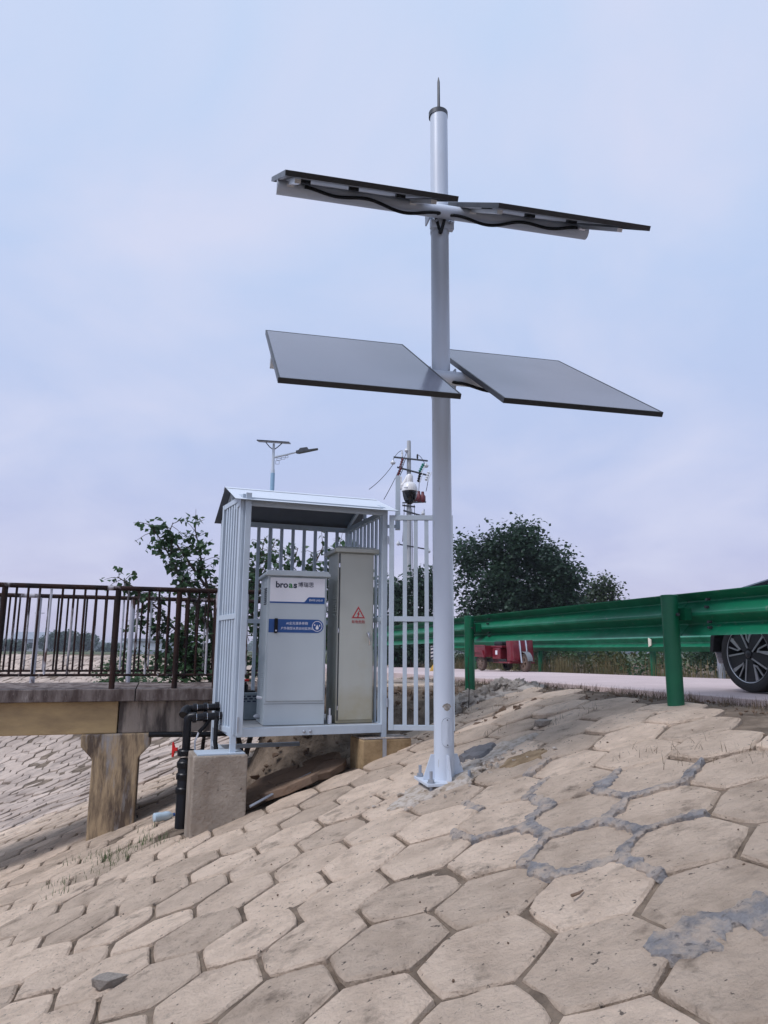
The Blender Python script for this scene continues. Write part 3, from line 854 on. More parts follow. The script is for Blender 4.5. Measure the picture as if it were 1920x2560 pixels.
# floor frame and deck
for a, b in (((0.026, 0, -0.04), (CW - 0.026, 0, -0.04)), ((0.026, CD, -0.04), (CW - 0.026, CD, -0.04)), ((0, 0.026, -0.04), (0, CD - 0.026, -0.04)), ((CW, 0.026, -0.04), (CW, CD - 0.026, -0.04))):
    rail(a, b, 0.05, 0.075, 'floor_beam')
MB().span((0.026, 0.026, -0.022), (CW - 0.026, CD - 0.026, -0.004)).build('floor_sheet', mat('floor_sheet_grey', (0.42, 0.43, 0.44), 0.6, scale=3, var=0.12), cage)
for k in (-1, 1):
    MB().lathe([(0.014, 0), (0.014, 0.006), (0.006, 0.012)], 10, Matrix.Translation((0.66 + 0.03 * k, -0.0255, -0.045)) @ Matrix.Rotation(PI / 2, 4, 'X')).build('floor_bolt', GALV, cage)
BW = 0.034
def bars(p0, p1, n, z0, z1, dirx, wd=BW, name='bar'):
    p0 = Vector(p0); p1 = Vector(p1)
    for k in range(n):
        p = p0.lerp(p1, (k + 1) / (n + 1))
        sx, sy = (wd, 0.022) if dirx else (0.022, wd)
        MB().span((p.x - sx / 2, p.y - sy / 2, z0), (p.x + sx / 2, p.y + sy / 2, z1)).build(name, CAGE, cage)
ZM = 0.974                                     # mid rail height
# back wall
rail((0.026, CD, ZM), (CW - 0.026, CD, ZM), 0.03, 0.045, 'mid_rail')
bars((0, CD, 0), (CW, CD, 0), 10, -0.002, CT - 0.05, True)
# left wall
rail((0, 0.026, ZM), (0, CD - 0.026, ZM), 0.03, 0.045, 'mid_rail')
bars((0, 0, 0), (0, CD, 0), 11, -0.002, CT - 0.05, False)
# right wall
rail((CW, 0.026, ZM), (CW, CD - 0.026, ZM), 0.03, 0.045, 'mid_rail')
bars((CW, 0, 0), (CW, CD, 0), 9, -0.002, CT - 0.05, False)
# roof: two sloping sheets over three little trusses
RX0, RX1, RYF, RYR, RYB, RZE, RZR = -0.085, 1.515, -0.10, 0.60, 1.30, 1.352 + g, 1.602 + g
def sheet(ya, za, yb, zb, name):
    t = 0.006
    q = MB().add([(RX0, ya, za), (RX1, ya, za), (RX1, yb, zb), (RX0, yb, zb)], [(0, 1, 2, 3)])
    o = q.build(name, ROOFW, cage)
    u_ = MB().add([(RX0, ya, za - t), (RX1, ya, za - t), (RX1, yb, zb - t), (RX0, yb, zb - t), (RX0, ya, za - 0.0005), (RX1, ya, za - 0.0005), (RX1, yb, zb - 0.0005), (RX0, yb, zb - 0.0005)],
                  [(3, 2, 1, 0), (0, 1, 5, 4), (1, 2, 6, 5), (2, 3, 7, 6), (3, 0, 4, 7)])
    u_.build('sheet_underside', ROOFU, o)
    return o
sheet(RYF, RZE, RYR, RZR, 'roof_sheet'); sheet(RYB, RZE, RYR + 0.001, RZR, 'roof_sheet')
MB().add([(RX0 - 0.005, RYR - 0.07, RZR - 0.021), (RX1 + 0.005, RYR - 0.07, RZR - 0.021), (RX1 + 0.005, RYR, RZR + 0.006), (RX0 - 0.005, RYR, RZR + 0.006), (RX1 + 0.005, RYR + 0.07, RZR - 0.021), (RX0 - 0.005, RYR + 0.07, RZR - 0.021)],
         [(0, 1, 2, 3), (3, 2, 4, 5)]).build('ridge_cap', ROOFW, cage)
for x in (0.0, CW):
    MB().bar((x, 0.02, CT + 0.02), (x, RYR, RZR - 0.03), 0.03, 0.03, (1, 0, 0)).build('rafter', CAGE, cage)
    MB().bar((x, CD - 0.02, CT + 0.02), (x, RYR, RZR - 0.03), 0.03, 0.03, (1, 0, 0)).build('rafter', CAGE, cage)
    MB().bar((x, RYR, CT), (x, RYR, RZR - 0.04), 0.03, 0.03).build('king_post', CAGE, cage)
MB().bar((0.016, RYR, RZR - 0.03), (CW - 0.016, RYR, RZR - 0.03), 0.03, 0.03).build('ridge_purlin', CAGE, cage)
MB().bar((0.03, -0.02, CT + 0.012), (CW - 0.03, -0.02, CT + 0.012), 0.03, 0.02).build('eave_purlin', CAGE, cage)
# gates
def gate(name, hinge, ang, width, nb, z0, z1, label):
    e = bpy.data.objects.new(name, None); COL.objects.link(e); e.parent = cage; e.location = hinge; e.rotation_euler = (0, 0, ang)
    e['label'] = label; e.empty_display_size = 0.1
    def pt(nm, a, b):
        MB().span(a, b).build(nm, CAGE, e, bevel=0.002)
    t = 0.02
    pt('stile', (0, -t, z0), (0.048, t, z1)); pt('stile', (width - 0.048, -t, z0), (width, t, z1))
    for z in (z0 + 0.024, z1 - 0.024, ZM):
        pt('gate_rail', (0.0485, -t + 0.002, z - 0.024), (width - 0.0485, t - 0.002, z + 0.024))
    for k in range(nb):
        x = 0.048 + (width - 0.096) * (k + 1) / (nb + 1)
        for (za, zb) in ((z0 + 0.0485, ZM - 0.0245), (ZM + 0.0245, z1 - 0.0485)):
            pt('gate_bar', (x - BW / 2 - 0.003, -0.011, za), (x + BW / 2 + 0.003, 0.011, zb))
    for z in (z0 + 0.25, z1 - 0.25):
        MB().lathe([(0.009, z - 0.04), (0.009, z + 0.04)], 8, Matrix.Translation((-0.012, -t - 0.004, 0))).build('hinge', GALV, e)
    return e
gate('gate_leaf', (CW + 0.034, -0.045, 0), -CYAW + R(-2), 0.622, 4, -0.055, CT - 0.055, 'gate leaf swung open to the right beyond the mast')
gate('gate_leaf', (0.012, -0.030, 0), R(97), 0.69, 6, -0.055, CT + 0.05, 'gate leaf folded back along the left wall')
# solid flat stile that stands proud at the front left corner
MB().span((0.016, -0.075, -0.06), (0.068, -0.047, CT + 0.055)).build('corner_flat', CAGE, cage, bevel=0.002)
MB().span((0.018, -0.082, -0.03), (0.032, -0.0755, 0.10)).build('drop_bolt', GALV, cage)
# foot bars
rail((0, 0.03, -0.26), (0, CD - 0.03, -0.26), 0.04, 0.04, 'foot_bar'); rail((-0.02, CD, -0.30), (0.9, CD, -0.30), 0.04, 0.04, 'foot_bar')

# pedestals
pl = thing('concrete_pedestal', 'tall pale concrete block under the front left leg of the barred shelter', 'pedestal', (-1.37, 6.50, -0.885), CYAW)
MB().span((-0.235, -0.03, -0.95), (0.22, 0.40, 0)).build('block', CONC, pl, bevel=0.012)
MB().span((-0.20, 0.0, 0.001), (0.20, 0.30, 0.012)).build('steel_plate', CAGE, pl)
pr_ = thing('concrete_pedestal', 'low brown concrete block under the front right leg of the barred shelter', 'pedestal', (0.02, 7.06, -0.80), CYAW)
MB().span((-0.24, -0.08, -0.40), (0.24, 0.30, 0)).build('block', CONCB, pr_, bevel=0.014)
MB().span((-0.235, -0.075, 0.001), (0.235, 0.22, 0.010)).build('mortar_cap', MORTAR, pr_, bevel=0.003)
MB().span((-0.05, -0.092, -0.24), (-0.015, -0.081, 0.004)).build('earth_strap', GALV, pr_)

# ------------------------------------------------------------------ cabinets
def cage_pt(x, y, z=0.0):
    c, s = math.cos(CYAW), math.sin(CYAW)
    return (cagep.x + x * c - y * s, cagep.y + x * s + y * c, CZ + z)
ca = thing('monitoring_cabinet', 'blue grey water monitoring cabinet with white header label and blue band, left of the two', 'cabinet', cage_pt(0.285, 0.13), CYAW - R(4))
AW, AD, AH = 0.565, 0.50, 1.36
MB().span((0, 0, 0.0), (AW, AD, AH)).build('body', CABA, ca, bevel=0.006)
lid = MB()
lid.prism([(-0.028, 0), (-0.028, 0.022), (0.0, 0.052), (AW, 0.052), (AW + 0.028, 0.022), (AW + 0.028, 0)], AD + 0.075, Matrix.Translation((0, AD + 0.03, AH)) @ Matrix.Rotation(PI / 2, 4, 'X'))
lid.build('lid', CABA, ca, bevel=0.006)
dr = MB().span((0.018, -0.014, 0.215), (AW - 0.018, -0.0005, AH - 0.012)).build('door', CABA, ca, bevel=0.003)
gp = MB()
for a, b in (((0.0165, -0.0025, 0.213), (AW - 0.0165, -0.0006, 0.2145)),):
    gp.span(a, b)
gp.build('door_gap', INK, ca)
MB().span((0.0, -0.0015, 0.188), (AW, -0.0004, 0.1905)).build('plinth_seam', STEELD, ca)
hz0, hz1 = AH - 0.255, AH - 0.018
yy = -0.0145
MB().span((0.022, yy - 0.001, hz0 + 0.012), (AW - 0.022, yy, hz1)).build('header_label', LABW, ca)
poly = [(0.022, hz0), (AW - 0.022, hz0), (AW - 0.022, hz0 + 0.062), (0.40, hz0 + 0.062)]
for k in range(9):
    t = k / 8
    poly.append((0.395 - 0.055 * t, hz0 + 0.062 - 0.048 * (0.5 - 0.5 * math.cos(PI * t))))
poly += [(0.022, hz0 + 0.014)]
MB().prism(poly, 0.0015, Matrix.Translation((0, yy - 0.0005, 0)) @ Matrix.Rotation(PI / 2, 4, 'X')).build('header_band', LABB, ca)
yt = yy - 0.0028
tz = AH - 0.085
text_part('logo_letters', 'bro', 0.080, INK, ca, frontM(0.074, yt, tz), 'LEFT', bold=0.0022, fit=0.114)
text_part('logo_letter_green', 'a', 0.080, INKG, ca, frontM(0.195, yt, tz), 'LEFT', bold=0.0022, fit=0.038)
text_part('logo_letters', 's', 0.080, INK, ca, frontM(0.240, yt, tz), 'LEFT', bold=0.0022, fit=0.034)
text_part('logo_characters', '博瑞思', 0.052, INK, ca, frontM(0.284, yt, tz + 0.004), 'LEFT', fit=0.150)
text_part('model_lettering', 'BWIS (AI)-0', 0.026, LABW, ca, frontM(0.458, yt, hz0 + 0.032))
bz = 0.895
poly = [(0.019, bz - 0.062), (0.475, bz - 0.062)] + [(0.475 + 0.062 * math.sin(a), bz - 0.062 * math.cos(a)) for a in [PI * k / 12 for k in range(1, 12)]] + [(0.475, bz + 0.062), (0.019, bz + 0.062)]
MB().prism(poly, 0.0015, Matrix.Translation((0, yy + 0.0004, 0)) @ Matrix.Rotation(PI / 2, 4, 'X')).build('blue_band', LABB, ca)
text_part('band_lettering', 'AI全光谱多参数', 0.030, LABW, ca, frontM(0.285, yt + 0.001, bz + 0.023))
text_part('band_lettering', '户外微型水质自动监测站', 0.028, LABW, ca, frontM(0.287, yt + 0.001, bz - 0.024))
rg = MB()
def ring2d(cx, cz, r0, r1, y, n=28):
    V = []; F = []
    for k in range(n):
        a = 2 * PI * k / n
        V += [(cx + r0 * math.cos(a), y, cz + r0 * math.sin(a)), (cx + r1 * math.cos(a), y, cz + r1 * math.sin(a))]
    for k in range(n):
        k2 = (k + 1) % n
        F.append((2 * k, 2 * k + 1, 2 * k2 + 1, 2 * k2))
    return V, F
rg.add(*ring2d(0.476, bz, 0.044, 0.049, yt + 0.001)); rg.build('emblem_ring', LABW, ca, fix=False)
def drop(cx, cz, r, name='emblem_drop'):
    pts = [(cx, cz + r * 2.1)] + [(cx + r * math.cos(a), cz + r * math.sin(a)) for a in [R(30) - k * R(240) / 12 for k in range(13)]]
    n = len(pts)
    MB().add([(x, yt + 0.001, z) for x, z in pts], [tuple(range(n))]).build(name, LABW, ca, fix=False)
drop(0.476, bz - 0.016, 0.015); drop(0.452, bz + 0.010, 0.006); drop(0.499, bz + 0.004, 0.006)
lk = MB().span((0.070, yy - 0.018, bz - 0.068), (0.103, yy - 0.001, bz + 0.068)).build('swing_handle', RUBBER, ca, bevel=0.007)
MB().lathe([(0.008, 0), (0.008, 0.003)], 10, Matrix.Translation((0.0865, yy - 0.018, bz - 0.045)) @ Matrix.Rotation(PI / 2, 4, 'X')).build('keyhole', CHROME, lk)
for z0 in (1.10, 0.32):
    for k in range(9):
        MB().box((-0.002, 0.12, z0 + k * 0.018), (0.008, 0.16, 0.006), Matrix.Rotation(R(20), 3, 'Y')).build('vent_slot', STEELD if z0 > 1 else CABA, ca)
MB().tube([(-0.001, 0.25, 0.06), (-0.035, 0.25, 0.06), (-0.045, 0.25, 0.05)], 0.022, 10).build('pipe_stub', GALV, ca)
MB().tube([(-0.001, 0.12, 0.235), (-0.05, 0.12, 0.245)], 0.013, 8).build('pipe_stub', LABW, ca)

cb = thing('electrical_cabinet', 'tall narrow warm grey electrical cabinet with red lightning warning sign, right of the two', 'cabinet', cage_pt(0.975, 0.15), CYAW - R(3))
BWd, BD, BH = 0.365, 0.40, 1.62
MB().span((0, 0, 0.0), (BWd, BD, BH)).build('body', CABB, cb, bevel=0.004)
lid = MB()
lid.add([(-0.04, -0.05, BH), (BWd + 0.04, -0.05, BH), (BWd + 0.04, BD + 0.04, BH), (-0.04, BD + 0.04, BH), (-0.04, -0.05, BH + 0.035), (BWd + 0.04, -0.05, BH + 0.035), (BWd + 0.04, BD + 0.04, BH + 0.035), (-0.04, BD + 0.04, BH + 0.035),
         (0.0, 0.0, BH + 0.06), (BWd, 0.0, BH + 0.06), (BWd, BD, BH + 0.06), (0.0, BD, BH + 0.06)],
        [(3, 2, 1, 0), (0, 1, 5, 4), (1, 2, 6, 5), (2, 3, 7, 6), (3, 0, 4, 7), (4, 5, 9, 8), (5, 6, 10, 9), (6, 7, 11, 10), (7, 4, 8, 11), (8, 9, 10, 11)])
lid.build('lid', CABB, cb)
MB().span((0.022, -0.016, 0.03), (BWd - 0.012, -0.0008, BH - 0.014)).build('door', CABB, cb, bevel=0.004)
MB().span((0.010, -0.004, 0.024), (0.0215, -0.0006, BH - 0.01)).build('door_gap', STEELD, cb)
for z in (0.14, 0.86, BH - 0.13):
    MB().lathe([(0.008, z - 0.02), (0.008, z + 0.02)], 8, Matrix.Translation((0.014, -0.009, 0))).build('hinge', CHROME, cb)
yb = -0.0165
tri = lambda s_, y, dz: [(0.207 + s_ * math.cos(a), y, 1.02 + dz + s_ * math.sin(a)) for a in (R(90), R(210), R(330))]
MB().add(tri(0.083, yb - 0.0004, 0), [(0, 1, 2)]).build('warning_triangle_halo', mat('pink_halo', (0.62, 0.36, 0.34), 0.5), cb, fix=False)
MB().add(tri(0.074, yb - 0.0010, 0), [(0, 1, 2)]).build('warning_triangle', INKR, cb, fix=False)
MB().add(tri(0.054, yb - 0.0016, -0.001), [(0, 1, 2)]).build('warning_field', CABB, cb, fix=False)
bolt = [(0.004, 0.030), (-0.016, -0.002), (-0.004, -0.002), (-0.010, -0.022), (-0.016, -0.018), (-0.006, -0.038), (0.006, -0.020), (0.000, -0.022), (0.014, 0.008), (0.002, 0.008), (0.014, 0.030)]
MB().add([(0.207 + x, yb - 0.0022, 1.02 + z) for x, z in bolt], [tuple(range(len(bolt)))]).build('warning_bolt', INKR, cb, fix=False)
text_part('warning_lettering', '有电危险', 0.034, INKR, cb, frontM(0.207, yb - 0.001, 0.945), xscale=1.0)
hd = MB().tube([(BWd - 0.06, yb, 0.835), (BWd - 0.06, yb - 0.03, 0.835)], 0.016, 12)
hd.build('lock_barrel', CHROME, cb, smooth=True)
MB().tube([(BWd - 0.06, yb - 0.028, 0.835), (BWd - 0.056, yb - 0.034, 0.79), (BWd - 0.05, yb - 0.024, 0.74), (BWd - 0.052, yb - 0.014, 0.725)], [0.011, 0.010, 0.008, 0.006], 8).build('lever_handle', CHROME, cb, smooth=True)
for k in range(8):
    MB().box((-0.002, 0.10, 1.02 + k * 0.025), (0.006, 0.12, 0.008), Matrix.Rotation(R(20), 3, 'Y')).build('vent_slot', CABB, cb)

# small things on the shelter floor
tb = thing('white_pipe_end', 'short white plastic pipe end standing in the gap between the two cabinets', 'pipe', cage_pt(0.915, 0.14), CYAW)
MB().tube([(0, 0, 0), (0, 0, 0.075)], 0.02, 12).build('pipe', LABW, tb, smooth=True)
MB().tube([(0, 0, 0.0755), (0, 0, 0.14)], 0.009, 8).build('spigot', LABW, tb, smooth=True)
bx = thing('pump_box', 'grey vented pump box with black valve and red handle behind the left cabinet', 'pump box', cage_pt(0.06, 0.72), CYAW)
MB().span((0, 0, 0.0), (0.30, 0.32, 0.26)).build('case', mat('pump_case_grey', (0.26, 0.31, 0.34), 0.5), bx, bevel=0.01)
for r_ in range(3):
    for k in range(5):
        MB().span((0.02 + k * 0.054 + (0.02 if r_ % 2 else 0), -0.004, 0.17 + r_ * 0.024), (0.055 + k * 0.054 + (0.02 if r_ % 2 else 0), -0.0006, 0.183 + r_ * 0.024)).build('vent_slot', INK, bx)
MB().lathe([(0.06, 0.265), (0.06, 0.33), (0.045, 0.34), (0.045, 0.36)], 16, Matrix.Translation((0.15, 0.12, 0))).build('valve_body', PVC, bx, smooth=True)
MB().span((0.085, 0.105, 0.362), (0.215, 0.135, 0.385)).build('valve_handle', REDP, bx, bevel=0.006)
MB().span((0.03, 0.04, 0.262), (0.27, 0.2, 0.275)).build('tray', RUBBER, bx)

# ------------------------------------------------------------------ dome camera on its post
cp = thing('camera_post', 'square grey post bracketed to the shelter, carrying the dome camera above the open gate', 'post', (0.14, 7.28, 1.20))
MB().span((-0.025, -0.025, 0), (0.025, 0.025, 0.56)).build('post', CAGE, cp, bevel=0.003)
MB().span((-0.14, -0.015, 0.02), (-0.0255, 0.015, 0.05)).build('bracket', CAGE, cp)
dc = thing('dome_camera', 'white dome security camera with black smoked lens bowl hanging from an arm', 'security camera', (0.26, 7.25, 1.60))
MB().span((-0.094, -0.005, 0.02), (-0.080, 0.05, 0.15)).build('wall_plate', CAMW, dc, bevel=0.003)
MB().tube([(-0.08, 0.015, 0.055), (-0.055, 0.012, 0.075), (-0.03, 0.008, 0.115), (-0.012, 0.003, 0.145), (0, 0, 0.15)], [0.026, 0.026, 0.026, 0.028, 0.03], 14).build('bracket_arm', CAMW, dc, smooth=True)
MB().lathe([(0.034, 0.085), (0.036, 0.09), (0.034, 0.15), (0.025, 0.168), (0.01, 0.174)], 24).build('collar', CAMW, dc, smooth=True)
MB().lathe([(0.030, 0.088), (0.045, 0.083), (0.062, 0.066), (0.075, 0.040), (0.081, 0.012), (0.082, -0.006), (0.076, -0.008)], 32).build('housing', CAMW, dc, smooth=True)
MB().lathe([(0.075, -0.009), (0.073, -0.03), (0.068, -0.06), (0.060, -0.09), (0.047, -0.115), (0.026, -0.136), (0.010, -0.142)], 32).build('smoked_bowl', SMOKE, dc, smooth=True)
MB().span((-0.06, -0.0785, 0.010), (-0.02, -0.0775, 0.018)).build('badge', GALV, dc)

# ------------------------------------------------------------------ black pipework at the shelter's left side
pp = thing('black_pipework', 'black plastic pipes with unions, red valve handle and hose beside the shelter', 'pipework', (-1.77, 6.86, -1.60))
MB().tube([(0, 0, 0.05), (0, 0, 0.62), (0, 0, 0.64)], [0.062, 0.062, 0.05], 18).build('riser', PVC, pp, smooth=True)
for z in (0.34, 0.46, 0.56, 0.66):
    MB().lathe([(0.071, z), (0.074, z + 0.01), (0.074, z + 0.045), (0.066, z + 0.055)], 18).build('union_collar', PVC, pp, smooth=True)
MB().tube([(0, 0, 0.71), (0, 0, 0.94), (0.0, 0, 0.98), (0.02, 0.003, 1.0), (0.07, 0.01, 1.005)], 0.036, 14).build('upper_pipe', PVC, pp, smooth=True)
d_ = Vector((0.32, 0.10, 0.02))
MB().tube([(0.0, 0, 0.985), Vector((0.0, 0, 0.985)) + d_], 0.034, 14).build('branch_pipe', PVC, pp, smooth=True)
MB().tube([(-0.02, 0.09, 1.06), Vector((-0.02, 0.09, 1.06)) + d_], 0.033, 14).build('branch_pipe', PVC, pp, smooth=True)
MB().tube([(-0.045, 0.02, 1.01), (-0.04, 0.06, 1.045), (-0.02, 0.09, 1.06)], 0.043, 14).build('elbow', PVC, pp, smooth=True)
for t in (0.12, 0.40, 0.72):
    for o_ in ((0.0, 0, 0.985), (-0.02, 0.09, 1.06)):
        q = Vector(o_) + d_ * t
        MB().tube([q, q + d_.normalized() * 0.035], 0.045, 14).build('union_collar', PVC, pp, smooth=True)
        MB().tube([q + d_.normalized() * 0.036, q + d_.normalized() * 0.040], 0.0365, 14).build('steel_ring', CHROME, pp, smooth=True)
hx = MB()
hx.span((-0.105, -0.012, 0.70), (-0.075, 0.012, 0.73)); hx.prism([(0, -0.065), (0.016, -0.07), (0.026, -0.02), (0.026, 0.02), (0.012, 0.065), (0, 0.06)], 0.02, Matrix.Translation((-0.125, 0.01, 0.715)) @ Matrix.Rotation(PI / 2, 4, 'X'))
hx.build('valve_handle', REDP, pp, bevel=0.003)
MB().tube([(0.25, 0.06, 1.02), (0.255, 0.03, 0.9), (0.26, 0.0, 0.78), (0.29, -0.03, 0.66), (0.36, -0.05, 0.58), (0.46, -0.05, 0.53)], 0.02, 10).build('hose', RUBBER, pp, smooth=True)
MB().tube([(0.21, 0.05, 1.0), (0.15, 0.04, 0.91), (0.10, 0.03, 0.86)], 0.018, 10).build('hose', RUBBER, pp, smooth=True)
MB().tube([(0.10, 0.03, 0.86), (0.07, 0.03, 0.78), (0.08, 0.03, 0.5), (0.07, 0.03, 0.1)], 0.009, 8).build('white_cable', LABW, pp, smooth=True)

# ------------------------------------------------------------------ broken slabs and odds under the shelter
slabspots = [(0.25, 0.30, 0.55, 0.30, 12, 8, -0.36), (0.75, 0.42, 0.70, 0.26, -6, 10, -0.34), (0.55, 0.75, 0.60, 0.40, 20, -6, -0.38), (1.02, 0.70, 0.45, 0.28, -15, 6, -0.31), (0.12, 0.85, 0.4, 0.3, 30, 12, -0.45), (0.55, 0.05, 0.62, 0.26, 5, -6, -0.44), (0.92, 0.12, 0.4, 0.22, 14, 9, -0.38)]
slablab = ['flat broken slab lying at the left under the shelter floor', 'long broken slab in the middle under the shelter floor', 'broken slab wedged deep under the middle of the shelter', 'broken slab beside the low brown block under the shelter', 'broken slab tilted behind the tall pale block', 'broken slab lying foremost under the shelter floor', 'small broken slab near the low brown block']
for (lx, ly, a, b, rz, rx, dz), lb in zip(slabspots, slablab):
    p = cage_pt(lx, ly)
    zg = H(p[0], p[1])
    o = MB()
    n = 7; rr = random.Random(int(lx * 1000))
    poly = [((a / 2) * math.cos(2 * PI * k / n) * rr.uniform(0.85, 1.1), (b / 2) * math.sin(2 * PI * k / n) * rr.uniform(0.85, 1.1)) for k in range(n)]
    o.prism(poly, 0.07, Matrix.Identity(4))
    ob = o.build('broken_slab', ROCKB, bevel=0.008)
    ob.location = (p[0], p[1], zg + 0.02); ob.rotation_euler = (R(rx), R(-17), CYAW + R(rz))
    tag(ob, lb, 'slab', 'broken slabs under the shelter')
wp = thing('white_conduit', 'thin white conduit lying slantwise on the ground under the shelter', 'conduit')
c0 = Vector(cage_pt(0.15, -0.12)); c1 = Vector(cage_pt(1.02, 0.25))
MB().tube([(c0.x, c0.y, H(c0.x, c0.y) + 0.06), ((c0.x + c1.x) / 2, (c0.y + c1.y) / 2, (H(c0.x, c0.y) + H(c1.x, c1.y)) / 2 + 0.08), (c1.x, c1.y, H(c1.x, c1.y) + 0.09)], 0.012, 8).build('conduit', GALV, wp, smooth=True)

# ------------------------------------------------------------------ guardrails
PROF = [(0.000, 0.155), (0.002, 0.148), (0.076, 0.106), (0.083, 0.100), (0.083, 0.092), (0.076, 0.085), (0.004, 0.016), (0.0, 0.008), (0.0, -0.008), (0.004, -0.015), (0.076, -0.058), (0.083, -0.064), (0.083, -0.072), (0.076, -0.080), (0.004, -0.148), (0.000, -0.155)]
PROFC = PROF + [(d + 0.004, z) for d, z in reversed(PROF)]
def guardrail(root, origin, dirv, side, z_of, t0, t1, secs, posts, post_side, zpost_bottom, postmat, beamoff=0.10):
    """beam sections and posts; local coordinates are world (root at origin of world)"""
    for a, b in secs:
        pa = origin + dirv * a; pb = origin + dirv * b
        pa = Vector((pa.x, pa.y, z_of(pa.y))); pb = Vector((pb.x, pb.y, z_of(pb.y)))
        lap = 0.006 if secs.index((a, b)) % 2 else 0.0
        MB().sweep(PROFC, pa + side * lap, pb + side * lap, side).build('beam', GREEN, root)
    for t, pm in posts:
        p = origin + dirv * t
        zt_ = z_of(p.y)
        q = p + post_side * beamoff
        po = MB()
        zb_ = zpost_bottom(q.x, q.y)
        po.lathe([(0.059, zb_ - 0.3), (0.059, zt_ + 0.125), (0.062, zt_ + 0.126), (0.062, zt_ + 0.137), (0.056, zt_ + 0.141)], 24, Matrix.Translation((q.x, q.y, 0)))
        pobj = po.build('post', pm, root, smooth=True)
        br = MB()
        mid = p + post_side * 0.028
        br.box((mid.x, mid.y, zt_), (0.055, 0.17, 0.09), Matrix.Rotation(math.atan2(dirv.y, dirv.x) - PI / 2, 3, 'Z'))
        br.build('spacer_bracket', GREENP, root)
        for s_ in (-0.22, 0.22):
            for z in (0.10, 0.045, -0.06, -0.10):
                b_ = p + dirv * s_
                d_of = 0.05
                b0 = Vector((b_.x, b_.y, zt_ + z)) + side * (0.05 if abs(z) > 0.05 else 0.035)
                MB().tube([b0, b0 - side * 0.03], 0.011, 6).build('beam_bolt', STEELD, root)
        for s_ in (-1, 1):
            b0 = Vector((q.x, q.y, zt_ - 0.005)) + dirv * s_ * 0.0625 + side * 0.01
            MB().tube([b0, b0 + dirv * s_ * 0.015], 0.013, 6).build('post_bolt', STEELD, root)
gr = thing('green_guardrail', 'green corrugated steel guardrail on round posts along the near road edge', 'guardrail')
gdir = Vector((-0.2961, 0.9552, 0)); gside = Vector((0.9552, 0.2961, 0))
go = Vector((2.143, 5.70, 0))                   # beam line passes the right post here
zn = lambda y: 0.277 - (0.010 * max(0, y - 9))
secs = [(-8.6, -4.48), (-4.52, -0.18), (-0.22, 4.34), (4.30, 8.66), (8.62, 12.98), (12.94, 17.2)]
guardrail(gr, go, gdir, gside, zn, -8, 17, [(a, b) for a, b in secs], [(-8.5, GREENP), (-4.3, GREENP), (-0.27, GREENP), (3.36, GREENP), (7.7, GREENP), (12.5, GREENP), (16.8, GREENP)],
          -gside, lambda x, y: H(x, y), GREENP, 0.12)
gr2 = thing('green_guardrail', 'green corrugated steel guardrail on the far side of the road behind the red tricycle', 'guardrail')
fo_ = Vector((9.34 - 0.287 * 12.6, 12.6, 0))
zf = lambda y: 0.175
guardrail(gr2, fo_, RDIR, -RSIDE, zf, -10, 40, [(-12.2, -8.0), (-8.02, -3.8), (-3.82, 0.40), (0.38, 4.6), (4.58, 8.8), (8.78, 13.0), (12.98, 17.2), (17.18, 21.4), (21.38, 25.6), (25.58, 30)],
          [(-11.5, GREENP), (-7.6, GREENP), (-3.8, GREENP), (0.15, GALV), (2.0, GREENP), (6.6, GREENP), (10.8, GREENP), (15, GREENP), (19.2, GREENP), (23.4, GREENP), (27.6, GREENP)],
          RSIDE, lambda x, y: H(x, y), GREENP, 0.12)
rp = fo_ + RDIR * 1.75 - RSIDE * 0.095
MB().prism([(-0.05, -0.085), (0.03, -0.055), (0.03, 0.055), (-0.05, 0.085)], 0.02, Matrix.Translation((rp.x, rp.y, 0.19)) @ Matrix.Rotation(math.atan2(RDIR.y, RDIR.x) + PI, 4, 'Z') @ Matrix.Rotation(PI / 2, 4, 'X')).build('reflector', mat('reflector_cream', (0.75, 0.68, 0.55), 0.3), gr2)
for o in gr2.children:
    if o.name.startswith('post') and o.data.materials[0] == GALV:
        o['label'] = 'bare grey post of the far guardrail'

# striped marker
hm = thing('hazard_marker', 'small black and white striped marker post on a yellow foot behind the mast', 'marker post', (1.25, 17.9, -0.50))
MB().span((-0.025, -0.02, 0.1), (0.025, 0.02, 0.3)).build('stem', YELLOW, hm)
MB().lathe([(0.14, 0), (0.10, 0.10), (0.05, 0.18)], 8).build('foot', YELLOW, hm)
MB().span((-0.10, -0.025, 0.30), (0.10, 0.02, 0.62)).build('board', STRIPEW, hm, bevel=0.004)
for k in range(4):
    z = 0.31 + k * 0.085
    a0, a1 = z, z + 0.04
    pts = [(-0.10, a0), (0.10, max(0.30, min(0.62, a0 - 0.09 + 0.14))), (0.10, min(0.62, a0 + 0.09)), (-0.10, min(0.62, a1))]
    MB().prism(pts, 0.003, Matrix.Translation((0, -0.0255, 0)) @ Matrix.Rotation(PI / 2, 4, 'X')).build('stripe', INK, hm)

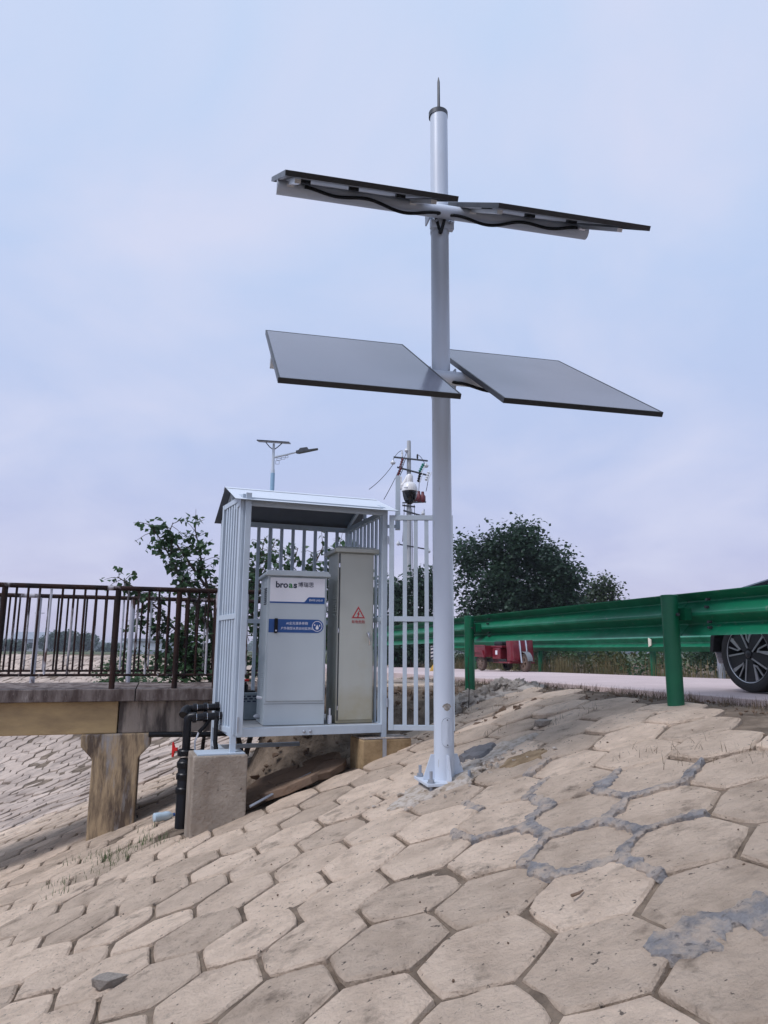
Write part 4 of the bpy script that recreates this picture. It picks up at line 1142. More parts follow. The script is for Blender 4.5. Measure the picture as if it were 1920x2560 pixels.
# ------------------------------------------------------------------ footbridge
BYAW = 0.297
B0 = Vector((-4.10, 7.80, -0.432))
br = thing('footbridge', 'weathered concrete footbridge with stained girders on a haunched pier, left of the shelter', 'footbridge', B0, BYAW)
BWID = 1.80
for (a, b) in ((-7.0, -2.6), (-2.59, 1.45), (1.46, 3.7)):
    MB().span((a, 0, -0.13), (b, BWID, 0)).build('deck_slab', FASCIA, br, bevel=0.008)
for (a, b, m_, lb) in ((-7.0, -2.7, GIRDY, None), (-2.68, 1.284, GIRDY, 'ochre stained girder'), (1.296, 3.7, GIRDG, 'grey streaked girder')):
    for y0 in (0.10, BWID - 0.36):
        o = MB().span((a, y0, -0.475), (b, y0 + 0.26, -0.1305)).build('girder', m_, br, bevel=0.012)
        if lb: o['label'] = lb
for xc in (1.29, -2.69):
    Mq = Matrix.Translation((xc, 0.02 + BWID - 0.05, 0)) @ Matrix.Rotation(PI / 2, 4, 'X')
    MB().prism([(-0.36, -0.476), (0.36, -0.476), (0.36, -0.60), (0.235, -0.735), (0.235, -3.6), (-0.235, -3.6), (-0.235, -0.735), (-0.36, -0.60)], BWID - 0.1, Mq).build('pier', PIERM, br, bevel=0.015)
MB().tube([(1.62, 0.02, -0.485), (2.2, 0.02, -0.50), (2.75, 0.05, -0.49)], 0.03, 10).build('black_pipe', PVC, br, smooth=True)

def railing(name, label, ylocal, postx, x0, x1, group, palepost=()):
    t = thing(name, label, 'railing', B0 + Vector((-math.sin(BYAW) * ylocal, math.cos(BYAW) * ylocal, 0)), BYAW, group)
    Hh = 1.10
    xs = sorted(postx)
    edges = [x0] + xs + [x1]
    MB().tube([(x0, 0, Hh), (x1, 0, Hh)], 0.027, 12).build('top_rail', RUST, t, smooth=True)
    MB().tube([(x0, 0, 0.15), (x1, 0, 0.15)], 0.014, 8).build('bottom_rail', RUST, t, smooth=True)
    for x in xs:
        m_ = PALER if round(x, 2) in palepost else RUST
        MB().tube([(x + 0.0, 0, -0.03), (x, 0, Hh - 0.02)], 0.031, 12).build('post', m_, t, smooth=True)
    for a, b in zip(edges[:-1], edges[1:]):
        n = max(1, int(round((b - a) / 0.118)))
        for k in range(1, n):
            x = a + (b - a) * k / n
            r_ = rnd.uniform(-0.006, 0.006)
            MB().tube([(x + r_, 0, 0.15), (x, 0, Hh - 0.015)], 0.0125, 8).build('baluster', RUST if rnd.random() < 0.93 else PALER, t, smooth=True)
    return t
near_posts = [0.05 + 1.15 * k for k in range(-5, 2)] + [1.86, 2.30, 2.86]
railing('bridge_railing', 'rusty tube railing on the near edge of the footbridge', 0.055, near_posts, -6.4, 2.9, 'railings of the footbridge')
far_posts = [0.16 + 1.15 * k for k in range(-5, 2)] + [2.02, 2.5, 3.05]
railing('bridge_railing', 'rusty tube railing with paler peeling posts on the far edge of the footbridge', BWID - 0.06, far_posts, -6.4, 3.1, 'railings of the footbridge', palepost=[round(x, 2) for x in far_posts[:7]])

# ------------------------------------------------------------------ red cargo tricycle
def wheel(parent, name, c, r, wd, axis, tyrem, rimm, spokes=6):
    """wheel with its axis along 'axis' (unit vector in the parent's space)"""
    e = bpy.data.objects.new(name, None); COL.objects.link(e); e.parent = parent; e.location = c
    e.rotation_euler = Vector(axis).to_track_quat('Z', 'X').to_euler(); e.empty_display_size = 0.05
    ri = r * 0.66
    MB().lathe([(ri, -wd * 0.42), (r * 0.90, -wd * 0.5), (r * 0.985, -wd * 0.34), (r, 0), (r * 0.985, wd * 0.34), (r * 0.90, wd * 0.5), (ri, wd * 0.42)], 36, cap=False).build('tyre', tyrem, e, smooth=True)
    rm = MB()
    rm.lathe([(ri * 1.03, wd * 0.43), (ri * 0.9, wd * 0.44), (ri * 0.88, wd * 0.30), (ri * 0.3, wd * 0.1)], 32, cap=False)
    rm.lathe([(ri * 0.28, wd * 0.1), (ri * 0.28, wd * 0.5), (ri * 0.2, wd * 0.55)], 16)
    for k in range(spokes):
        a = 2 * PI * k / spokes
        rm.bar(Vector((math.cos(a) * ri * 0.2, math.sin(a) * ri * 0.2, wd * 0.45)), Vector((math.cos(a) * ri * 0.92, math.sin(a) * ri * 0.92, wd * 0.42)), ri * 0.22, wd * 0.12)
    rm.build('rim', rimm, e)
    return e
tF = Vector((3.34, 17.5, 0)); tR = Vector((2.84, 18.9, 0))
tdir = (tF - tR).normalized()
tz_ = road_z(18.1)
tk = thing('cargo_tricycle', 'red motor cargo tricycle with dusty wheels parked across the road', 'tricycle', ((tF.x + tR.x) / 2, (tF.y + tR.y) / 2, tz_), math.atan2(tdir.y, tdir.x))
WB = (tF - tR).length                            # local +x = forwards, visible flank is local -y
xf, xr, rw = WB / 2, -WB / 2, 0.215
rimd = mat('dusty_rim', (0.19, 0.13, 0.10), 0.7)
wheel(tk, 'front_wheel', (xf, 0, rw), rw, 0.10, (0, -1, 0), TYRED, rimd, 5)
for s_ in (-1, 1):
    wheel(tk, 'rear_wheel', (xr, s_ * 0.36, rw * 0.97), rw * 0.97, 0.10, (0, s_, 0), TYRED, rimd, 8)
# cargo bed with raised wheel arch moulding
bed = MB()
bed.span((xr - 0.42, -0.46, 0.34), (xr + 0.36, 0.46, 0.36))
bed.span((xr - 0.42, -0.46, 0.36), (xr + 0.36, -0.44, 0.62)); bed.span((xr - 0.42, 0.44, 0.36), (xr + 0.36, 0.46, 0.62))
bed.span((xr - 0.42, -0.44, 0.36), (xr - 0.40, 0.44, 0.62)); bed.span((xr + 0.34, -0.44, 0.36), (xr + 0.36, 0.44, 0.62))
bed.build('cargo_bed', TRIKE, tk)
for s_ in (-1, 1):
    pts = [(-0.30, 0.33), (-0.24, 0.46), (0.22, 0.44), (0.30, 0.33), (0.36, 0.33), (0.27, 0.50), (-0.28, 0.52), (-0.36, 0.33)]
    MB().prism([(xr + x, z) for x, z in pts], 0.035, Matrix.Translation((0, s_ * 0.4805 + 0.0175, 0)) @ Matrix.Rotation(PI / 2, 4, 'X')).build('wheel_arch', TRIKE, tk)
    MB().span((xr - 0.43, s_ * 0.462 - 0.012, 0.605), (xr + 0.37, s_ * 0.462 + 0.012, 0.635)).build('bed_rim', TRIKE, tk)
MB().span((xr - 0.50, -0.30, 0.22), (xf - 0.35, 0.30, 0.30)).build('chassis', CARBK, tk)
MB().span((xr + 0.42, -0.30, 0.2), (xr + 0.82, 0.30, 0.56)).build('battery_box', TRIKE, tk, bevel=0.03)
MB().span((xr + 0.46, -0.27, 0.62), (xr + 0.86, 0.27, 0.72)).build('seat', CARBK, tk, bevel=0.03)
MB().span((xr + 0.36, -0.30, 0.565), (xr + 0.92, 0.30, 0.615)).build('seat_base', TRIKE, tk, bevel=0.01)
MB().span((xr + 0.60, -0.304, 0.40), (xr + 0.70, -0.301, 0.50)).build('rating_plate', LABW, tk)
MB().span((xr + 0.82, -0.34, 0.20), (xf - 0.12, 0.34, 0.235)).build('footboard', TRIKE, tk, bevel=0.008)
cow = MB()
cow.prism([(xf - 0.36, 0.20), (xf - 0.06, 0.24), (xf - 0.08, 0.55), (xf - 0.10, 0.78), (xf - 0.16, 0.98), (xf - 0.30, 1.0), (xf - 0.42, 0.86), (xf - 0.40, 0.72), (xf - 0.36, 0.5)], 0.60, Matrix.Translation((0, 0.30, 0)) @ Matrix.Rotation(PI / 2, 4, 'X'))
cow.build('front_cowl', TRIKE, tk, bevel=0.05)
for s_ in (-1, 1):
    MB().tube([(xf, s_ * 0.085, rw), (xf - 0.08, s_ * 0.085, 0.60), (xf - 0.14, s_ * 0.08, 0.86)], 0.024, 8).build('fork_leg', CHROME, tk, smooth=True)
fd = MB()
pts = [(xf + (rw + 0.035) * math.cos(a), rw + (rw + 0.035) * math.sin(a)) for a in [R(10 + 10 * k) for k in range(12)]]
for (x0, z0), (x1, z1) in zip(pts[:-1], pts[1:]):
    fd.add([(x0, -0.07, z0), (x0, 0.07, z0), (x1, 0.07, z1), (x1, -0.07, z1), (x0 * 1.0, -0.07, z0 + 0.012), (x0, 0.07, z0 + 0.012), (x1, 0.07, z1 + 0.012), (x1, -0.07, z1 + 0.012)], [(0, 1, 2, 3), (7, 6, 5, 4), (0, 3, 7, 4), (1, 5, 6, 2)])
fd.build('front_mudguard', mat('grey_mudguard', (0.20, 0.21, 0.22), 0.4), tk)
MB().tube([(xf - 0.30, -0.36, 1.08), (xf - 0.26, -0.12, 1.06), (xf - 0.26, 0.12, 1.06), (xf - 0.30, 0.36, 1.08)], 0.014, 8).build('handlebar', CARBK, tk, smooth=True)
MB().lathe([(0.07, 0), (0.075, 0.03), (0.05, 0.08)], 18, Matrix.Translation((xf - 0.10, 0, 0.86)) @ Matrix.Rotation(PI / 2, 4, 'Y')).build('headlight', PORC, tk, smooth=True)

# ------------------------------------------------------------------ parked car (mostly beyond the right edge)
cw = Vector((3.37, 6.88, 0))
cz_ = road_z(6.9)
car = thing('parked_car', 'dark grey blue car with two tone alloy wheels parked on the road behind the guardrail', 'car', (cw.x, cw.y, cz_), math.atan2(RDIR.y, RDIR.x))
# local x forwards, local +y is the flank facing the slope; origin under the front left wheel's outer face
RWH = 0.345
prof = [(0.62, 0.24), (0.70, 0.40), (0.70, 0.62), (0.62, 0.74), (0.45, 0.86), (0.0, 0.97), (-0.42, 1.04), (-1.05, 1.44), (-1.7, 1.55), (-2.6, 1.52), (-3.2, 1.40), (-3.55, 1.02), (-3.62, 0.70), (-3.58, 0.30)]
arch = lambda cx: [(cx + 0.41 * math.cos(a), RWH + 0.02 + 0.41 * math.sin(a)) for a in [PI - PI * k / 10 for k in range(11)]]
low = [(-3.2, 0.24)] + [(x, max(z, 0.24)) for x, z in arch(-2.72)] + [(-2.2, 0.24), (-0.5, 0.24)] + [(x, max(z, 0.24)) for x, z in arch(0.0)]
outline = prof + low
def car_section(yy, inset):
    V = []
    for (x, z) in outline:
        k = max(0, (z - 0.95)) * 0.42
        xs = 0.62 * max(0, x - 0.25) ** 1.2 * 0
        V.append((x, yy - math.copysign(k + inset, yy + 0.9), z))
    return V
yl, yr_ = 0.02, -1.80
nP = len(outline)
VV = []
for yy, ins, sh in ((yl, 0.05, 0.06), (yl, 0.0, 0.0), (yr_, 0.0, 0.0), (yr_, 0.05, 0.06)):
    for (x, z) in outline:
        k = max(0, (z - 0.92)) * 0.40 + ins
        y_ = yy - k if yy > -0.9 else yy + k
        if x > 0.42:
            d_ = (x - 0.42) * 1.1
            y_ = y_ - d_ if yy > -0.9 else y_ + d_
        VV.append((x, y_, z))
FF = []
for s_ in range(3):
    for k in range(nP):
        FF.append((s_ * nP + k, s_ * nP + (k + 1) % nP, (s_ + 1) * nP + (k + 1) % nP, (s_ + 1) * nP + k))
FF.append(tuple(range(nP))); FF.append(tuple(range(3 * nP, 4 * nP)))
MB().add(VV[nP:3 * nP], [tuple(i - nP for i in f) for f in FF[nP:2 * nP]] + [tuple(range(nP)), tuple(range(nP, 2 * nP))]).build('body', CARP, car, bevel=0.02)
MB().add([(-0.50, -0.16, 1.065), (-0.50, -1.62, 1.065), (-1.02, -1.48, 1.44), (-1.02, -0.30, 1.44)], [(0, 1, 2, 3)]).build('windscreen', GLASSD, car, loc=(0.012, 0, 0.012))
MB().add([(-0.75, -0.045, 1.10), (-1.10, -0.14, 1.42), (-2.5, -0.17, 1.46), (-3.0, -0.06, 1.14)], [(0, 1, 2, 3)]).build('side_window', GLASSD, car, loc=(0, 0.006, 0))
MB().span((-2.15, -0.02, 0.22), (-0.48, 0.028, 0.32)).build('sill_trim', CARBK, car, bevel=0.01)
for cx in (0.0, -2.72):
    lin = MB()
    pts = arch(cx)
    lin.prism([(x, z) for x, z in pts], 0.30, Matrix.Translation((0, 0.0, 0)) @ Matrix.Rotation(PI / 2, 4, 'X'))
    # hollow liner: only the arch strip
    V = []; F = []
    for (x, z) in pts:
        V += [(cx + (x - cx) * 1.0, 0.026, z), (cx + (x - cx) * 0.985, -0.34, RWH + (z - RWH) * 0.985)]
    for k in range(len(pts) - 1):
        F.append((2 * k, 2 * k + 1, 2 * k + 3, 2 * k + 2))
    V2 = [(cx + (x - cx) * 1.10, 0.030, RWH + 0.02 + (z - RWH - 0.02) * 1.10) for x, z in pts]
    o2 = len(V); V += V2
    for k in range(len(pts) - 1):
        F.append((2 * k, 2 * k + 2, o2 + k + 1, o2 + k))
    MB().add(V, F).build('wheel_arch_trim', CARBK, car, fix=False)
def alloy(parent, c, s_):
    e = bpy.data.objects.new('wheel', None); COL.objects.link(e); e.parent = parent; e.location = c
    e.rotation_euler = (R(-90) if s_ > 0 else R(90), 0, 0); e.empty_display_size = 0.05
    r = RWH
    ri = 0.262
    MB().lathe([(ri, -0.19), (r * 0.95, -0.19), (r, -0.16), (r, -0.03), (r * 0.97, -0.006), (r * 0.90, 0.0), (ri + 0.01, -0.004), (ri, -0.012)], 56, cap=False).build('tyre', TYRE, e, smooth=True)
    MB().lathe([(ri + 0.001, -0.18), (ri, -0.012), (ri - 0.008, -0.006), (ri - 0.014, -0.02), (ri - 0.03, -0.15), (0.06, -0.155), (0.001, -0.155)], 48, cap=False).build('rim_barrel', ALLOYD, e, smooth=True)
    MB().lathe([(ri - 0.010, -0.010), (ri - 0.001, -0.005), (ri - 0.001, -0.02)], 48, cap=False).build('rim_lip', ALLOY, e, smooth=True)
    for k in range(5):
        a = 2 * PI * k / 5 + 0.35
        Mk = Matrix.Rotation(a, 4, 'Z')
        # broad dark blade with bright machined borders
        MB().prism([(0.03, -0.035), (0.252, -0.082), (0.25, 0.078), (0.235, 0.085), (0.05, 0.035)], 0.02, Mk @ Matrix.Translation((0, 0, -0.042))).build('spoke_blade', ALLOYD, e)
        MB().prism([(0.045, -0.034), (0.253, -0.080), (0.255, -0.064), (0.05, -0.023)], 0.012, Mk @ Matrix.Translation((0, 0, -0.026))).build('spoke_edge', ALLOY, e)
        MB().prism([(0.10, 0.050), (0.245, 0.060), (0.236, 0.096), (0.11, 0.064)], 0.012, Mk @ Matrix.Translation((0, 0, -0.026))).build('spoke_edge', ALLOY, e)
        MB().prism([(0.092, 0.046), (0.106, 0.046), (0.118, 0.082), (0.210, 0.150), (0.203, 0.160), (0.105, 0.088)], 0.012, Mk @ Matrix.Translation((0, 0, -0.028))).build('spoke_edge', ALLOY, e)
    MB().lathe([(0.036, -0.03), (0.034, -0.012), (0.028, -0.008)], 20).build('hub_cap', ALLOYD, e, smooth=True)
    return e
for cx in (0.0, -2.72):
    alloy(car, (cx, 0.0, RWH), 1); alloy(car, (cx, -1.78, RWH), -1)
MB().span((0.30, -1.6, 0.55), (0.66, -0.30, 0.62)).build('grille_bar', CARBK, car)
hl = MB().span((0.40, -0.34, 0.66), (0.63, -0.20, 0.75)).build('headlight', PORC, car, bevel=0.02)

# ------------------------------------------------------------------ utility pole with transformer
up_ = thing('utility_pole', 'tall concrete utility pole with crossarms, insulators, fuses and a transformer behind the shelter', 'utility pole', (1.25, 36, -1.2), R(6))
z_ = lambda z: z + 1.2
MB().lathe([(0.17, -0.3), (0.10, z_(10.5)), (0.085, z_(10.56))], 18).build('pole', UPOLE, up_, smooth=True)
def crossarm(x0, za, x1, zb, y=-0.12):
    MB().bar((x0, y, z_(za)), (x1, y, z_(zb)), 0.07, 0.075).build('crossarm', STEELD, up_)
crossarm(-0.80, 9.64, 0.95, 9.50); crossarm(-0.62, 9.12, 0.88, 8.76); crossarm(-0.35, 7.16, 0.30, 7.10); crossarm(-0.30, 6.90, 0.75, 6.62)
def disc(x, z, y=-0.12, r=0.13):
    MB().lathe([(0.03, 0.17), (0.05, 0.12), (r, 0.05), (r, 0.0), (r * 0.75, -0.06), (0.04, -0.08)], 16, Matrix.Translation((x, y, z_(z))) @ Matrix.Rotation(R(18), 4, 'X')).build('insulator', PORC, up_, smooth=True)
disc(-0.83, 9.33); disc(0.86, 9.22); disc(-0.12, 10.02, 0.0, 0.11)
for x, z in ((-0.36, 9.80),):
    MB().lathe([(0.05, -0.15), (0.06, -0.05), (0.04, 0.0), (0.06, 0.05), (0.04, 0.12), (0.03, 0.22)], 12, Matrix.Translation((x, -0.12, z_(z)))).build('pin_insulator', PORC, up_, smooth=True)
MB().lathe([(0.035, 0), (0.045, 0.05), (0.045, 0.2), (0.02, 0.24)], 10, Matrix.Translation((0.42, -0.12, z_(9.6)))).build('arrester', RUBBER, up_, smooth=True)
GRN = mat('green_silicone', (0.02, 0.22, 0.17), 0.5); REDB = mat('dark_red_silicone', (0.15, 0.014, 0.020), 0.5)
def cutout(x, z, m, tilt):
    Mt = Matrix.Translation((x, -0.2, z_(z))) @ Matrix.Rotation(R(tilt), 4, 'Y')
    MB().lathe([(0.04, -0.26), (0.085, -0.20), (0.05, -0.14), (0.085, -0.08), (0.05, -0.02), (0.085, 0.05), (0.05, 0.11), (0.085, 0.17), (0.04, 0.24)], 12, Mt).build('fuse_cutout', m, up_, smooth=True)
    MB().tube([Mt @ Vector((0.09, -0.05, -0.27)), Mt @ Vector((0.13, -0.06, 0.24))], 0.02, 8).build('fuse_tube', PORC if m != REDB else STEELD, up_)
cutout(-0.40, 9.33, REDB, 15); cutout(-0.52, 8.86, REDB, 20); cutout(0.62, 9.12, GRN, 25); cutout(0.50, 8.62, RUBBER, 12); cutout(0.92, 8.70, PORC, 18)
ar = MB()
for k in range(3):
    ar.lathe([(0.07, -0.26), (0.15, -0.16), (0.15, 0.06), (0.08, 0.16), (0.07, 0.3)], 12, Matrix.Translation((0.28 + k * 0.20, -0.15, z_(7.62 - k * 0.02))))
ar.build('switch_insulator', REDB, up_, smooth=True)
MB().bar((-0.35, -0.15, z_(7.28)), (0.85, -0.15, z_(7.36)), 0.08, 0.06).build('switch_frame', STEELD, up_)
disc(0.70, 6.75, -0.15, 0.1); disc(-0.55, 5.2, -0.15, 0.1); disc(0.95, 4.85, -0.15, 0.12)
MB().bar((-0.62, -0.12, z_(5.2)), (0.98, -0.12, z_(4.95)), 0.06, 0.06).build('crossarm', STEELD, up_)
MB().bar((-0.25, -0.2, z_(2.28)), (2.3, -0.2, z_(2.24)), 0.12, 0.12).build('platform_beam', UPOLE, up_)
MB().span((0.34, -0.55, z_(2.35)), (1.5, 0.35, z_(3.35))).build('transformer_tank', mat('transformer_grey', (0.38, 0.42, 0.46), 0.5), up_, bevel=0.03)
for k in range(8):
    MB().span((0.40 + k * 0.09, -0.66, z_(2.5)), (0.43 + k * 0.09, -0.552, z_(3.2))).build('cooling_fin', mat('transformer_fin', (0.30, 0.34, 0.38), 0.5), up_)
for k in range(3):
    MB().lathe([(0.07, 0), (0.09, 0.08), (0.05, 0.14), (0.08, 0.2), (0.03, 0.32)], 10, Matrix.Translation((0.55 + 0.35 * k, -0.1, z_(3.36)))).build('bushing', REDB if k == 0 else PORC, up_, smooth=True)
def sag(a, b, s_, n=10):
    a = Vector(a); b = Vector(b)
    return [a.lerp(b, k / n) - Vector((0, 0, s_ * 4 * (k / n) * (1 - k / n))) for k in range(n + 1)]
for pts in (sag((-0.83, -0.12, z_(9.25)), (-2.6, -7, z_(6.4)), 0.1), sag((-0.12, -0.05, z_(9.95)), (-2.0, -7, z_(6.0)), 0.1),
            sag((0.50, -0.2, z_(8.4)), (0.48, -0.15, z_(7.9)), 0.02), sag((0.95, -0.2, z_(8.45)), (0.85, -0.15, z_(7.9)), 0.02),
            sag((0.86, -0.12, z_(9.2)), (0.42, -0.12, z_(9.82)), -0.12), sag((-0.83, -0.12, z_(9.5)), (-0.36, -0.12, z_(10.0)), -0.10),
            sag((0.25, -0.15, z_(7.2)), (0.35, -0.15, z_(3.7)), 0.15), sag((0.75, -0.15, z_(7.0)), (0.9, -0.15, z_(3.7)), -0.05),
            sag((0.12, -0.2, z_(7.0)), (0.2, -0.2, z_(2.5)), 0.2), sag((-0.25, -0.2, z_(7.2)), (-0.35, -0.2, z_(5.3)), 0.1)):
    MB().tube(pts, 0.016, 5).build('wire', WIRE, up_)
MB().span((-0.72, -0.2, z_(1.0)), (-0.5, 0.0, z_(1.9))).build('meter_box', LABW, up_)

# ------------------------------------------------------------------ solar street lamp
sl = thing('solar_street_lamp', 'pale solar street lamp with flat top panel and slim arm, beyond the shelter roof', 'street lamp', (-4.40, 28, -0.65), R(0))
q_ = lambda z: z + 0.65
MB().lathe([(0.11, 0), (0.075, q_(6.9)), (0.075, q_(7.0))], 16).build('pole', WHITE, sl, smooth=True)
MB().lathe([(0.085, q_(6.05)), (0.085, q_(6.85))], 16).build('blue_sleeve', BLUEB, sl, smooth=True)
MB().lathe([(0.06, q_(7.0)), (0.05, q_(7.85)), (0.04, q_(8.06))], 14).build('upper_pole', WHITE, sl, smooth=True)
MB().box((0.0, 0, q_(8.13)), (1.28, 0.52, 0.04), Matrix.Rotation(R(3.5), 3, 'Y') @ Matrix.Rotation(R(9), 3, 'X')).build('solar_panel', mat('lamp_panel_dark', (0.03, 0.032, 0.04), 0.3), sl)
for s_ in (-1, 1):
    MB().tube([(0, 0, q_(7.80)), (s_ * 0.16, 0, q_(7.92)), (s_ * 0.32, 0, q_(8.09 - 0.02 * s_))], 0.02, 6).build('brace', STEELD, sl)
MB().tube([(0.05, 0, q_(7.50)), (0.50, -0.02, q_(7.60)), (0.98, -0.04, q_(7.72))], [0.045, 0.035, 0.028], 10).build('lamp_arm', WHITE, sl, smooth=True)
hd_ = MB()
hd_.prism([(0.90, 7.67), (1.02, 7.66), (1.30, 7.72), (1.75, 7.82), (1.77, 7.86), (1.40, 7.81), (1.34, 7.90), (1.06, 7.86), (1.0, 7.78), (0.90, 7.75)], 0.22, Matrix.Translation((0, 0.09, 0.65)) @ Matrix.Rotation(PI / 2, 4, 'X'))
hd_.build('lamp_head', STEELD, sl, bevel=0.01)
for (x0, z0, x1, z1) in ((0.10, 7.22, 0.24, 7.36), (0.14, 7.38, 0.30, 7.46), (0.32, 7.42, 0.46, 7.50), (0.48, 7.48, 0.58, 7.57)):
    fr = MB()
    for a, b in (((x0, z0), (x1, z0)), ((x1, z0), (x1, z1)), ((x1, z1), (x0, z1)), ((x0, z1), (x0, z0))):
        fr.tube([(a[0], 0, q_(a[1])), (b[0], 0, q_(b[1]))], 0.010, 5)
    fr.build('scroll_bracket', GALV, sl)

# ------------------------------------------------------------------ foliage
def leaves_mesh(name, pts, size, m, parent, seed=1, droop=0.3, aspect=0.75):
    """one mesh of many small folded leaves at the given points"""
    rs = np.random.RandomState(seed)
    P = np.array(pts, float); n = len(P)
    az = rs.rand(n) * 2 * np.pi; pit = rs.normal(-droop, 0.45, n); s = size * rs.uniform(0.6, 1.25, n)
    d = np.stack([np.cos(az) * np.cos(pit), np.sin(az) * np.cos(pit), np.sin(pit)], 1)
    r = rs.normal(size=(n, 3)) * 0.5 + np.array([0, 0, 1.0]); sd = np.cross(d, r); sd /= np.linalg.norm(sd, axis=1)[:, None] + 1e-9
    nn = np.cross(sd, d)
    a = P; b = P + d * s[:, None] * 0.4 + sd * s[:, None] * aspect * 0.5 + nn * s[:, None] * 0.10
    c = P + d * s[:, None]; e = P + d * s[:, None] * 0.4 - sd * s[:, None] * aspect * 0.5 + nn * s[:, None] * 0.10
    V = np.stack([a, b, c, e], 1).reshape(-1, 3)
    idx = np.arange(n)[:, None] * 4
    F = np.concatenate([idx + np.array([[0, 1, 2]]), idx + np.array([[0, 2, 3]])], 0)
    me = bpy.data.meshes.new(name); me.from_pydata(V.tolist(), [], F.tolist()); me.materials.append(m); me.update()
    o = bpy.data.objects.new(name, me); COL.objects.link(o); o.parent = parent
    return o
def crown_points(blobs, per, seed, shell=0.55, clump=None):
    """points in ellipsoid blobs [(c, r3)], denser in clumps near the surface"""
    rs = np.random.RandomState(seed); out = []
    for c, r in blobs:
        vol = r[0] * r[1] * r[2]
        k = max(3, int(per * vol ** 0.6))
        u = rs.normal(size=(k, 3)); u /= np.linalg.norm(u, axis=1)[:, None]
        rad = shell + (1 - shell) * rs.rand(k) ** 0.6
        cen = np.array(c) + u * rad[:, None] * np.array(r)
        for q in cen:
            m_ = rs.randint(9, 20)
            out += (q + rs.normal(size=(m_, 3)) * (clump or 0.16)).tolist()
    return out
def ragged(blobs, seed, n=10):
    rs = np.random.RandomState(seed); out = []
    for c, r in blobs:
        out.append((c, tuple(k * 0.8 for k in r)))
        for _ in range(n):
            u = rs.normal(size=3); u /= np.linalg.norm(u)
            f = rs.uniform(0.16, 0.42) * min(r)
            q = np.array(c) + u * np.array(r) * rs.uniform(0.85, 1.10)
            out.append((tuple(q), (f, f, f * 0.8)))
    return out
def tree(name, label, cat, base, blobs, trunk, m, per, size, seed, group=None, clump=0.16, stems=None, shell=0.5):
    t = thing(name, label, cat, base, 0, group)
    tr = MB()
    for pts, rr in trunk:
        tr.tube(pts, rr, 8)
    tr.build('trunk', BARK, t, smooth=True)
    if cat == 'tree':
        blobs = ragged(blobs, seed)
    leaves_mesh('crown', crown_points(blobs, per, seed, shell, clump), size, m, t, seed)
    return t
# large leaved young tree behind the shelter, its branches reaching out over the bridge rail
def at_branch(root, pts):
    return [Vector(p) for p in pts]
bt = thing('broadleaf_tree', 'young broad leaved tree behind the shelter, boughs reaching over the bridge railing', 'tree', (-1.9, 10.6, -1.45))
tb_ = MB(); leafpts = []
rsL = np.random.RandomState(5)
O = Vector((-1.9, 10.6, -1.45))
boughs = [
 [(-0.05, 0, 0), (-0.25, -0.05, 0.8), (-0.5, -0.1, 1.6), (-0.62, -0.1, 2.3), (-0.75, -0.15, 2.8), (-0.85, -0.15, 3.22)],
 [(-0.5, -0.1, 1.6), (-0.85, -0.2, 2.2), (-1.1, -0.2, 2.65), (-1.35, -0.2, 3.05), (-1.50, -0.25, 3.22)],
 [(-0.62, -0.1, 2.3), (-0.95, -0.2, 2.75), (-1.2, -0.2, 3.1), (-1.15, -0.2, 3.25)],
 [(-0.25, -0.05, 0.8), (-0.8, -0.3, 1.5), (-1.2, -0.5, 2.0), (-1.55, -0.6, 2.3), (-1.75, -0.6, 2.42)],
 [(-0.3, -0.05, 1.0), (-0.8, -0.3, 1.4), (-1.2, -0.4, 1.75), (-1.5, -0.5, 1.85)],
 [(0, 0, 0), (0.2, 0, 0.9), (0.55, 0.1, 1.9), (0.8, 0.1, 2.5), (1.0, 0.1, 2.95)],
 [(0.2, 0, 0.9), (0.05, 0, 1.8), (0.1, 0, 2.5), (0.3, 0, 3.0)],
 [(0.55, 0.1, 1.9), (1.0, 0.2, 2.3), (1.35, 0.2, 2.75), (1.55, 0.2, 3.0)],
 [(0.0, 0, 0.4), (-0.5, -0.2, 0.9), (-0.9, -0.3, 1.2), (-1.1, -0.3, 1.45)],
 [(0.2, 0, 0.7), (0.9, 0.0, 1.3), (1.4, 0.1, 1.9), (1.7, 0.1, 2.4)],
 [(-0.5, -0.1, 1.6), (-0.25, 0, 2.2), (-0.15, 0, 2.7), (-0.25, 0, 3.1)],
 [(0.2, 0, 0.9), (0.35, 0.1, 1.7), (0.5, 0.15, 2.4), (0.62, 0.2, 2.95)],
 [(0.55, 0.1, 1.9), (0.85, 0.2, 2.2), (1.15, 0.25, 2.6), (1.25, 0.3, 3.05)],
 [(0.05, 0, 1.8), (-0.1, 0.2, 2.3), (0.05, 0.3, 2.8), (0.1, 0.3, 3.1)],
 [(0.9, 0.0, 1.3), (1.1, 0.2, 1.9), (1.45, 0.2, 2.5), (1.5, 0.2, 2.85)]]
